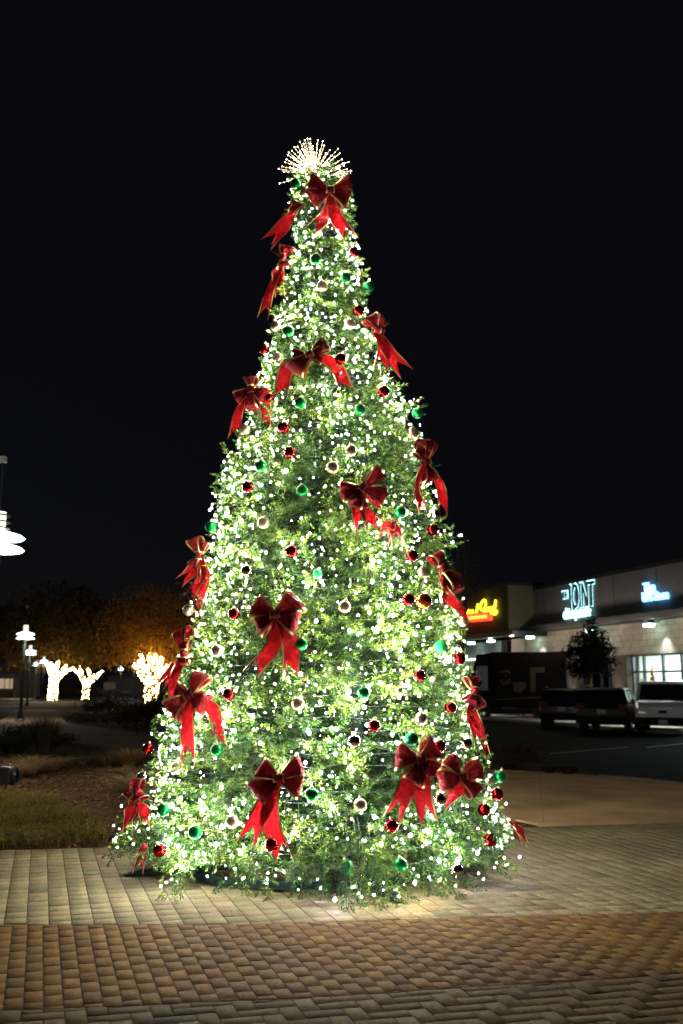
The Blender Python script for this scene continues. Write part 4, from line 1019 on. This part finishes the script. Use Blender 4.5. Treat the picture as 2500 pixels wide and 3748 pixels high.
# ------------------------------------------------------------------ wrapped oaks
barkm = MATS['bark']
leafm = mat('autumn_leaves', rough=.7, spec=.1, attr=True, trans=.35)
def leaves(name, blobs, nleaf, size, c1, c2, parent, mtl=None, world=True):
    tot = sum(r[3]*r[4]*r[5] for r in blobs); V = []; T = []
    for (cx, cy, cz, rx_, ry_, rz_) in blobs:
        nn = max(20, int(nleaf*rx_*ry_*rz_/tot)); d = unit(RNG.normal(0,1,(nn,3))); rr = RNG.random((nn,1))**.45
        p = np.array([cx,cy,cz]) + d*rr*np.array([rx_,ry_,rz_])
        cl_ = np.array([noise.noise(Vector(q)*(1.6/max(rx_,.5))*1.8) for q in p]); k_ = cl_ > -.12
        p = p[k_]; nn = len(p)
        a = unit(RNG.normal(0,1,(nn,3))); b = unit(np.cross(a, RNG.normal(0,1,(nn,3)))); s = size*RNG.uniform(.6,1.3,(nn,1))
        V.append(np.stack([p-a*s, p+b*s*.5, p+a*s, p-b*s*.5], 1)); f = RNG.random((nn,1)); T.append(np.repeat(np.array(c1)*(1-f)+np.array(c2)*f, 4, 0))
    V = np.concatenate(V).reshape(-1,3); T = np.concatenate(T)
    if parent is not None and world: V = V - np.array(parent.location)
    me = np_mesh(name, V, np.arange(len(V)).reshape(-1,4), mtl or leafm, tint=T)
    return link_mesh(name, me, parent, world=False)
warmb = mat('wrap_bulb', (1,.9,.6), emis=(1,.70,.27), estr=38)
def wrapped_tree(base, limbs, label, light_label, crown, c1, c2, nbeads=700, rb=.035, nleaf=9000, lsz=.22, cap_low=None):
    root = empty('oak_tree', base, label, 'tree', 'oaks behind the path')
    mb = MB(); paths = []
    for pts_, r0_, r1_ in limbs:
        P_ = [Vector(p) for p in pts_]; k = len(P_); rd = [r0_+(r1_-r0_)*i/(k-1) for i in range(k)]; mb.tube(P_, rd, 8); paths.append((P_, rd))
    mb.build('trunk', barkm, root)
    leaves('crown', crown, nleaf, lsz, c1, c2, root)
    li = empty('string_lights', base, light_label, 'string lights', 'light strings wrapped on oak trunks')
    bb = MB(); Ls = [sum((P_[i+1]-P_[i]).length for i in range(len(P_)-1))*(rd[0]+rd[-1]+.15) for P_, rd in paths]; T_ = sum(Ls)
    Vv = []; c_ = []
    for (P_, rd), l_ in zip(paths, Ls):
        for _ in range(int(nbeads*l_/T_)):
            u = random.random()*(len(P_)-1); i = int(u); f = u-i; c = P_[i].lerp(P_[i+1], f); r = rd[i]*(1-f)+rd[i+1]*f
            d = Vector((random.gauss(0,1), random.gauss(0,1), random.gauss(0,.4))).normalized(); c_.append(tuple(c + d*(r*random.uniform(.95,1.12)+.03)))
    c_ = np.array(c_); V_ = c_[:,None,:] + octa[None]*rb - np.array(base); F_ = (np.arange(len(c_))[:,None,None]*6+of[None]).reshape(-1,3)
    tag(link_mesh('bulbs', np_mesh('bulbs', V_, F_, warmb), li, world=False), kind='stuff')
    return root
def pxp(Y): return lambda x, y, dy=0: at_y(x, y, Y+dy)
q = pxp(100); b0 = gnd(192, 2565); q = pxp(b0.y)
wrapped_tree(q(192,2565), [([q(192,2567),q(193,2530),q(197,2490)], .42, .40), ([q(196,2492),q(185,2460),q(170,2428)], .26,.08), ([q(198,2492),q(203,2455),q(214,2418)],.26,.08), ([q(200,2490),q(222,2465),q(245,2432)],.24,.07), ([q(203,2492),q(235,2462),q(268,2445)],.22,.07),([q(198,2480),q(190,2440),q(186,2425)],.18,.06)],
  'oak with a straight trunk, its base in view beside the pavement, dark spreading crown', 'warm white lights wrapped tightly round the straight oak trunk and forks', [(*q(150,2330,4)[:],5.0,5,4.2),(*q(280,2300,3)[:],5.0,5,4.5),(*q(215,2250,4)[:],6,5,3.8),(*q(360,2330,4)[:],3.6,4,3.4),(*q(60,2360,5)[:],3.6,4,3.0)], (.07,.05,.015), (.22,.13,.03), nbeads=760, rb=.046, nleaf=14000)
q = pxp(112)
wrapped_tree(q(312,2522), [([q(312,2560),q(314,2520),q(318,2500)],.34,.30), ([q(316,2512),q(292,2470),q(270,2448)],.22,.07), ([q(318,2508),q(300,2465),q(290,2440)],.18,.06), ([q(320,2508),q(330,2470),q(318,2442)],.2,.06), ([q(320,2508),q(345,2475),q(378,2455)],.2,.06),([q(322,2505),q(352,2480),q(366,2466)],.15,.06)],
  'smaller oak behind the hedge, between the straight trunk and the wide one', 'warm white lights on the smaller oak, lower trunk hidden by the hedge', [(*q(330,2390,3)[:],3.6,4,2.0),(*q(250,2395,3)[:],3,4,1.6)], (.06,.045,.012), (.20,.12,.03), nbeads=360, rb=.046, nleaf=4000)
q = pxp(80)
wrapped_tree(q(555,2532), [([q(553,2560),q(555,2530),q(556,2500)],.50,.46), ([q(548,2515),q(515,2470),q(488,2428)],.22,.06), ([q(552,2512),q(530,2455),q(515,2395)],.24,.07), ([q(556,2508),q(552,2440),q(545,2392)],.24,.07), ([q(556,2508),q(566,2440),q(570,2390)],.24,.07), ([q(558,2508),q(580,2450),q(592,2406)],.24,.07), ([q(562,2512),q(600,2470),q(636,2440)],.22,.07), ([q(560,2508),q(595,2455),q(618,2432)],.2,.06),([q(550,2505),q(535,2470),q(505,2412)],.18,.06)],
  'wide many-limbed oak with golden leaves lit from below, beside the big tree', 'warm white lights on the wide fan of oak limbs nearest the big tree', [(*q(470,2350,2)[:],3.0,4,2.6),(*q(560,2330,2)[:],3.6,4,3.2),(*q(450,2290,2)[:],2.4,3,1.8),(*q(620,2290,2)[:],4.0,4,3.6),(*q(520,2250,3)[:],3.2,3,2.6),(*q(430,2400,1)[:],1.6,3,1.2),(*q(680,2380,2)[:],3.0,3,2.6)], (.30,.15,.025), (.62,.33,.05), nbeads=800, rb=.042, nleaf=12000, lsz=.16)

# ------------------------------------------------------------------ dark trees and shrubs
greenl = mat('leaves_green', rough=.7, spec=.1, attr=True, trans=.2)
p = at_y(2160, 2535, 42); pz = Vector((p.x, p.y, 0))
t = empty('oak_tree', pz, 'small dark oak in front of the halo-lit sign, behind the parked SUVs', 'tree')
q = pxp(42)
mb = MB(); mb.tube([q(2157,2640),q(2158,2520),q(2162,2430),q(2165,2330),q(2160,2260)],[.12,.11,.08,.05,.02],8)
for (x, y) in ((2090,2370),(2230,2350),(2110,2310),(2215,2300),(2240,2400),(2085,2420)): mb.tube([q(2161,2440),q((2161+x)/2,(2420+y)/2),q(x,y)],[.05,.035,.012],6)
mb.build('trunk', barkm, t)
leaves('crown', [(*q(2160,2300)[:],.40,.4,.60),(*q(2150,2360)[:],.8,.8,.6),(*q(2190,2400)[:],.75,.8,.6),(*q(2110,2400)[:],.5,.6,.4),(*q(2150,2440)[:],.8,.8,.45),(*q(2228,2375)[:],.4,.5,.28),(*q(2085,2380)[:],.35,.4,.25),(*q(2245,2425)[:],.35,.4,.2),(*q(2075,2435)[:],.35,.4,.2),(*q(2165,2262)[:],.16,.2,.50),(*q(2200,2450)[:],.6,.5,.4),(*q(2120,2455)[:],.5,.5,.35),(*q(2180,2340)[:],.6,.6,.6)], 10500, .062, (.004,.009,.005), (.010,.018,.009), t, mat('leaves_backlit', rough=.7, attr=True, spec=.1))  # near-black leaf colour paints in the backlit shade of the crown
q = pxp(34); p = at_y(1700,2560,34)
t = empty('bare_tree', Vector((p.x,p.y,0)), 'sparse tree barely visible behind the right flank of the big tree', 'tree')
mb = MB(); mb.tube([q(1690,2700),q(1692,2300),q(1700,2100),q(1698,1960)],[.10,.07,.04,.01],7)
for (x, y) in ((1745,2080),(1650,2040),(1740,2010),(1670,1990),(1760,2140),(1720,1980)): mb.tube([q(1695,2230),q((1697+x)/2,(2180+y)/2),q(x,y)],[.03,.02,.006],5)
mb.build('trunk', barkm, t)
leaves('crown', [(*q(1715,2080)[:],.55,.5,.6),(*q(1740,2140)[:],.4,.5,.4),(*q(1690,2000)[:],.4,.4,.5)], 1400, .035, (.07,.07,.05), (.14,.14,.11), t, greenl)

def shrub(px, py, w_, h_, label, c1, c2, n=2600, sz=.03, Y=None, group='shrubs in the beds'):
    p = gnd(px, py); t = empty('shrub', p, label, 'shrub', group)
    mb = MB()
    for k in range(7):
        a = k*.9; mb.tube([(0,0,0),(math.cos(a)*w_*.25, math.sin(a)*w_*.2, h_*.6)],[.012,.005],4)
    mb.build('stems', barkm, t, world=False)
    bl = [(random.uniform(-.3,.3)*w_, random.uniform(-.2,.2)*w_, h_*random.uniform(.35,.62), w_*.3, w_*.28, h_*.36) for _ in range(7)]
    leaves('foliage', bl, n, sz, c1, c2, t, greenl, world=False); return t
shrub(1925, 2812, 1.35, .62, 'round reddish dark shrub at the slab edge right of the big tree', (.05,.018,.015), (.09,.05,.03))
shrub(352, 2612, 3.2, 1.0, 'dark clipped shrub beside the litter bin across the footpath', (.02,.03,.012), (.04,.05,.02), 3000, .06)
shrub(560, 2690, 3.4, 1.5, 'big dark shrub mass right behind the left flank of the big tree', (.03,.018,.012), (.05,.03,.02), 5000, .05)
shrub(470, 2660, 2.6, .8, 'low brown-green shrub in the bed across the footpath', (.05,.045,.02), (.09,.08,.035), 3200, .045)
shrub(300, 2652, 2.2, .55, 'low mound of grey-green plants by the footpath bend', (.06,.06,.03), (.10,.09,.045), 2400, .045)
shrub(640, 2640, 3.0, 1.8, 'tall dark shrub in the shade below the wide wrapped oak', (.02,.018,.012), (.04,.03,.02), 4000, .06)
shrub(415, 2560, 4.0, 1.3, 'dark hedge plant in front of the distant low buildings', (.02,.035,.02), (.04,.06,.03), 2400, .09)
shrub(350, 2552, 5.0, 1.5, 'hedge plant under the smaller wrapped oak', (.05,.03,.02), (.08,.05,.03), 2400, .1)
shrub(262, 2550, 5.0, 1.5, 'brownish hedge plant right of the straight wrapped trunk', (.08,.05,.03), (.12,.08,.045), 2400, .1)
shrub(440, 2880, .32, .22, 'tiny dark shrub on the mulch close to the big tree', (.03,.04,.02), (.06,.06,.035), 900, .018)
shrub(425, 2800, .8, .34, 'low scruffy shrub at the back of the mulch bed near the big tree', (.05,.045,.03), (.10,.08,.05), 1600, .022)
shrub(300, 2800, .9, .32, 'low green-brown shrub in the middle of the mulch bed edge', (.04,.045,.025), (.08,.075,.045), 1600, .022)

grassm = mat('grass_blades', rough=.8, spec=.06, attr=True, trans=.25)
def blades(n, sample, hmin, hmax, lean, width, c1, c2, seg=3):
    P_ = sample(n); H = RNG.uniform(hmin, hmax, (n,1)); a = RNG.uniform(0,2*np.pi,(n,1)); dirv = np.concatenate([np.cos(a), np.sin(a)],1)
    if P_.shape[1] == 5: dirv = unit(P_[:,3:5]+dirv*.45)
    ln = lean*RNG.uniform(.05,1.5,(n,1))*H; sdv = np.stack([-dirv[:,1], dirv[:,0], np.zeros(n)],-1)*width
    rows = []
    for k in range(seg+1):
        t = k/seg; c = P_[:,:3].copy(); c[:,:2] += dirv*ln*t**1.8; c[:,2:3] += H*(t - .35*lean*t**2.4)
        w_ = (1-t**1.5)*.9+.06; rows += [c-sdv*w_, c+sdv*w_]
    V_ = np.stack(rows,1); k_ = 2*(seg+1)
    F_ = np.concatenate([np.arange(n)[:,None]*k_ + np.array([[2*s_,2*s_+1,2*s_+3,2*s_+2]]) for s_ in range(seg)],0)
    f = RNG.random((n,1)); T_ = np.repeat(np.array(c1)*(1-f)+np.array(c2)*f, k_, 0); return V_.reshape(-1,3), F_, T_
def clump(px, py, r, h, n, label, c1, c2, lean=1.0, w_=.003):
    n = int(n*.55); w_ *= 1.9
    p = gnd(px, py); t = empty('ornamental_grass', p, label, 'grass clump', 'grass clumps in the beds')
    def smp(n):
        a = RNG.uniform(0,2*np.pi,(n,1)); rr = r*.2*np.sqrt(RNG.random((n,1))); d = np.concatenate([np.cos(a),np.sin(a)],1)
        return np.concatenate([d*rr, np.full((n,1),.02), d],1)
    V_, F_, T_ = blades(n, smp, h*.25, h*1.15, lean*1.25, w_, c1, c2, 4)
    link_mesh('leaf_blades', np_mesh('leaf_blades', V_, F_, grassm, tint=T_), t, world=False)
    MB().lathe([(r*.2,-.01),(r*.17,.05),(r*.06,.09),(.001,.1)],10).build('crown_base', mulchm, t, world=False)
    return t
straw1, straw2 = (.30,.19,.09), (.62,.42,.21)
clump(110, 2835, .55, .55, 1500, 'pale arching grass clump at the left of the mulch bed', straw1, straw2, 1.1, .0035)
clump(160, 2760, .8, 1.05, 1800, 'tall dark feathery grass in front of the footpath lamp', (.05,.05,.03), (.10,.09,.05), .45, .005)
clump(50, 2775, .9, .7, 1700, 'dark spreading grass at the left frame edge before the path', (.03,.035,.02), (.06,.06,.03), .8, .005)
clump(255, 2790, .5, .38, 1100, 'dull green grass clump in the middle of the bed', (.04,.05,.025), (.09,.09,.05), .9, .003)
clump(470, 2810, .6, .6, 1400, 'straw-coloured grass clump behind the left edge of the big tree', straw1, straw2, 1.0, .003)
clump(500, 2905, .55, .55, 1500, 'blond drooping grass clump touching the lower left of the big tree', straw1, (.5,.36,.2), 1.3, .003)
clump(390, 2815, .5, .4, 1000, 'thin brown grass clump left of the straw-coloured one', (.14,.10,.06), straw1, .9, .003)
clump(60, 2850, .5, .5, 1300, 'straw grass clump just above the floodlight', straw1, straw2, 1.2, .003)
clump(200, 2820, .45, .42, 1200, 'small pale grass clump between the arching clump and the dull green one', (.16,.11,.06), straw2, 1.2, .003)
clump(340, 2780, .6, .6, 1300, 'olive grass clump at the far side of the bed, near its middle', (.06,.06,.03), (.16,.13,.07), .9, .003)
clump(455, 2850, .45, .36, 1100, 'low curled straw clump beside the tiny dark shrub', (.12,.08,.045), straw2, 1.4, .003)
shrub(60, 2745, 1.6, .8, 'dark rounded shrub at the left frame edge in front of the footpath', (.012,.018,.010), (.03,.04,.02), 2600, .03)
shrub(215, 2752, 1.1, .5, 'dark low shrub left of the olive grass clump', (.015,.02,.010), (.04,.045,.025), 2000, .026)
clump(2080, 2842, .45, .30, 1500, 'low dark grass tuft at the far edge of the concrete slab', (.05,.045,.025), (.12,.10,.06), .9, .004)
clump(1860, 2826, .5, .28, 1500, 'low dark grass tuft below the reddish shrub', (.05,.045,.025), (.10,.085,.05), .9, .004)
clump(2010, 2838, .35, .25, 1000, 'small dark grass tuft between the shrub and the larger tuft', (.04,.04,.02), (.10,.08,.05), .9, .004)
# sedge turf in the near bed corner
sedge_poly = G((-900,3132),(0,3119),(200,3112),(330,3106),(388,3092),(340,3050),(270,3000),(200,2965),(110,2945),(0,2925),(-900,2930))
def smp(n):
    xs = [p.x for p in sedge_poly]; ys = [p.y for p in sedge_poly]; out = np.zeros((0,2))
    while len(out) < n:
        c = np.stack([RNG.uniform(min(xs),max(xs),n*2), RNG.uniform(min(ys),max(ys),n*2)],1); c = c[inside(sedge_poly, c[:,0], c[:,1])]; out = np.concatenate([out,c])
    out = out[:n]; cx = np.round(out/.16)*.16+RNG.normal(0,.001,out.shape); hh = np.array([.04+.10*noise.noise(Vector((a*1.3,b*1.3,0)))+.07*noise.noise(Vector((a*4,b*4,0))) for a,b in out])
    return np.concatenate([out, np.maximum(hh,.02)[:,None], unit(RNG.normal(0,1,(n,2))*.6+np.array([.5,-.4]))],1)
V_, F_, T_ = blades(24000, smp, .06, .34, 1.7, .0046, (.035,.060,.006), (.36,.24,.05), 4)
tag(link_mesh('grass', np_mesh('grass', V_, F_, grassm, tint=T_)), 'shaggy green and straw coloured sedge covering the near corner of the bed', 'grass', kind='stuff')
# mulch chips
def smp2(n):
    xs = [p.x for p in bedpts]; out = np.zeros((0,2))
    while len(out) < n:
        c = np.stack([RNG.uniform(-12,.5,n*2), RNG.uniform(10.0,24,n*2)],1); c = c[inside(bedpts, c[:,0], c[:,1]) & ~inside(sedge_poly, c[:,0], c[:,1])]; out = np.concatenate([out,c])
    return out[:n]
nn = 26000; c = smp2(nn); c3 = np.concatenate([c, RNG.uniform(.022,.045,(nn,1))],1); a = RNG.uniform(0,6.28,(nn,1)); dl = RNG.uniform(.008,.035,(nn,1))
d1 = np.concatenate([np.cos(a),np.sin(a),RNG.normal(0,.35,(nn,1))],1)*dl; d2 = np.concatenate([-np.sin(a),np.cos(a),RNG.normal(0,.35,(nn,1))],1)*dl*.35
V_ = np.stack([c3-d1-d2,c3+d1-d2,c3+d1+d2,c3-d1+d2],1).reshape(-1,3); f = RNG.random((nn,1))**2
tag(link_mesh('mulch_chips', np_mesh('mulch_chips', V_, np.arange(nn*4).reshape(-1,4), grassm, tint=np.repeat(np.array([[.045,.022,.010]])*(1-f)+np.array([[.32,.18,.09]])*f,4,0))), 'scattered bark mulch chips on the planting bed', 'mulch', kind='stuff')
# fallen leaves on pavers
lf = mat('dead_leaf', (.22,.12,.05), .7)
for k, (sx, sy) in enumerate(((868,2078),(882,2082),(856,2072),(1083,2044),(846,2076))):
    p = gnd(sx*S, sy*S, .03); mb = MB(); r = .035; a0 = random.uniform(0,6)
    ring = [Vector((p.x+r*(1+.35*math.cos(5*a))*math.cos(a+a0), p.y+r*(1+.35*math.cos(5*a))*math.sin(a+a0)*.7, .030+.008*math.sin(3*a)+.004)) for a in np.linspace(0, 2*math.pi, 15)[:-1]]
    mb.quad(ring); mb.tube([p+Vector((0,0,.004)), p+Vector((.05,.01,.012))], .0012, 4)
    tag(mb.build('fallen_leaf', lf), ['curled brown leaf beside the dark stand foot','brown leaf in front of the stand foot, nearest the camera','brown leaf under the drooping dark branches','lone brown leaf on the bright pavers at right of the skirt','brown leaf left of the others near the stand foot'][k], 'leaf', 'fallen leaves by the stand')

# floodlight and cables
p = gnd(14, 2905); fl = empty('floodlight', p, 'black landscape floodlight on the mulch at the left frame edge', 'floodlight')
hs_ = .34
mb = MB(); mb.box(-.16,.10,-.10,.10,.14,.40); mb.build('housing', mat('flood_black', (.02,.02,.022), .3, coat=.3), fl, world=False, bevel=.02)
mb = MB(); mb.lathe([(.13,-.02),(.15,.0),(.15,.05),(.11,.09)],20); mb.v = [Vector((v.z+.10, v.x*.7, v.y+.27)) for v in mb.v]; mb.build('lens_hood', mat('flood_black'), fl, world=False)
mb = MB(); mb.tube([(-.02,-.14,.27),(-.02,-.14,.02),(-.02,.14,.02),(-.02,.14,.27)],.012,6); mb.tube([(0,0,.02),(0,0,-.02)],.03,8); mb.build('bracket', mat('flood_black'), fl, world=False)
MB().tube([(.15,-.08,.2),(.20,-.1,.12),(.14,-.1,.06),(.22,-.12,.03)],.010,6).build('cable', mat('cable'), fl, world=False)
cb = mat('black_cable', (.012,.012,.012), .5)
for pts_, lab in (([(55,2912),(110,2922),(160,2952),(220,2956),(300,2950),(380,2960),(470,2968),(540,2962)], 'long black power cable lying across the mulch from the floodlight'), ([(350,3056),(400,3056),(450,3050),(520,3042)], 'short black cable on the mulch next to the lower left of the tree')):
    q_ = [gnd(*a, .04) for a in pts_]; tag(MB().tube(q_, .008, 6).build('power_cable', cb), lab, 'cable')
# litter bin
p = gnd(403, 2584); lb = empty('litter_bin', p, 'dark cylindrical litter bin on the far pavement', 'bin')
MB().lathe([(.28,0),(.30,.05),(.30,.70),(.32,.72),(.32,.76),(.16,.80)],20).build('drum', pole_m, lb, world=False)
MB().lathe([(.17,.80),(.30,.86),(.20,.94),(.001,.96)],20).build('lid', pole_m, lb, world=False)
# bench like light object
# ------------------------------------------------------------------ far left buildings
qa = pxp(170)
a0, a1 = qa(-140,2220), qa(24,2218); zt2 = a1.z
ap = empty('apartment_building', Vector((a0.x,170,0)), 'dark multi-storey brick block rising at the left frame edge', 'building')
MB().box(a0.x, a1.x, 170, 182, 0, zt2).build('wall', mat('far_brick', (.06,.035,.03), .9, noise_amt=.2, nscale=.5), ap)
a2 = qa(75,2236); MB().box(a1.x, a2.x, 171, 182, 0, a2.z).build('wall', mat('far_grey', (.22,.2,.19), .9, noise_amt=.1, nscale=.5), ap)
for (x0, x1, y0, y1) in ((28,56,2276,2308),(28,56,2346,2378),(-40,-8,2250,2285),(-40,-8,2330,2365)):
    u0_, u1_ = qa(x0,y1), qa(x1,y0); w_ = MB().box(u0_.x, u1_.x, 169.75 if x0 < 20 else 170.75, 170.9, u0_.z, u1_.z).build('window', blk, ap)
    MB().box(u0_.x+.12, u1_.x-.12, 169.70 if x0 < 20 else 170.70, 169.74 if x0 < 20 else 170.74, u0_.z+.12, u1_.z-.12).build('pane', carglass, w_)
qs = pxp(130)
s0, s1_ = qs(-200,2455), qs(66,2455)
sb = empty('shop_building', Vector((s0.x,130,0)), 'low shop with warm lit window and grey awning at the left edge', 'building')
MB().box(s0.x, s1_.x, 130.5, 140, 0, s0.z+.8).build('wall', mat('shop_wall', (.16,.13,.11), .9), sb)
MB().box(s0.x, s1_.x-.3, 128.6, 130.5, qs(0,2477).z, qs(0,2468).z).build('awning', mat('awning', (.20,.19,.20), .8), sb)
MB().box(s0.x, qs(52,2500).x, 130.3, 130.45, qs(0,2520).z, qs(0,2484).z).build('window', mat('lit_window', (.5,.4,.3), .5, emis=(.85,.62,.40), estr=.45, noise_amt=.6, nscale=1.2), sb)
for x in (14, 33): 
    MB().box(qs(x,2500).x, qs(x+2,2500).x, 130.2, 130.29, qs(0,2522).z, qs(0,2482).z).build('mullion', blk, sb)
MB().box(qs(60,2500).x, qs(64,2500).x, 128.6, 130.4, 0, qs(0,2477).z).build('column', mat('far_grey'), sb)
qh = pxp(150)
fb = empty('low_building', Vector((qh(400,2480).x,150,0)), 'distant low dark building with a pale roof behind the hedge', 'building')
MB().box(qh(395,2480).x, qh(640,2480).x, 150, 160, 0, qh(440,2478).z).build('wall', mat('low_wall', (.10,.08,.08), .9), fb)
rf = MB(); x0, x1 = qh(390,2480).x, qh(645,2480).x; z0, z1 = qh(440,2478).z, qh(440,2458).z
rf.hexa([(x0,149,z0),(x1,149,z0),(x1,161,z0),(x0,161,z0),(x0+3,154.8,z1),(x1-3,154.8,z1),(x1-3,155.2,z1),(x0+3,155.2,z1)]); rf.build('roof', mat('pale_roof', (.35,.36,.42), .7), fb)
MB().box(qh(388,2500).x, qh(430,2500).x, 148.6, 148.9, qh(400,2535).z, qh(400,2498).z).build('panel', mat('beige_panel', (.35,.31,.24), .8), fb)
# parking stripes
stripe = mat('road_paint', (.5,.5,.48), .7, noise_amt=.3, nscale=4)
for (x0, y0, x1, y1) in ((2365,2737,2560,2716),(2010,2760,2300,2735)):
    a, b = gnd(x0,y0), gnd(x1,y1); d = (b-a).normalized(); s_ = Vector((-d.y,d.x,0))*.05
    tag(MB().quad([(a-s_).to_tuple()[:2]+(.008,), (b-s_).to_tuple()[:2]+(.008,), (b+s_).to_tuple()[:2]+(.008,), (a+s_).to_tuple()[:2]+(.008,)]).build('road_marking', stripe), kind='structure')

# ------------------------------------------------------------------ haze
HAZE = 0
if HAZE:
    hm = bpy.data.materials.new('haze'); hm.use_nodes = True; t_ = hm.node_tree; t_.nodes.remove(t_.nodes['Principled BSDF'])
    pv = t_.nodes.new('ShaderNodeVolumePrincipled'); pv.inputs['Color'].default_value = (.9,.93,.97,1); pv.inputs['Density'].default_value = HAZE; pv.inputs['Anisotropy'].default_value = .88
    t_.links.new(pv.outputs[0], t_.nodes['Material Output'].inputs['Volume'])
    hz_ = MB().box(-190, 190, -30, 230, -1, 30).build('haze', hm); tag(hz_, 'thin damp night air that gives the lamps a soft halo', 'haze', kind='stuff')
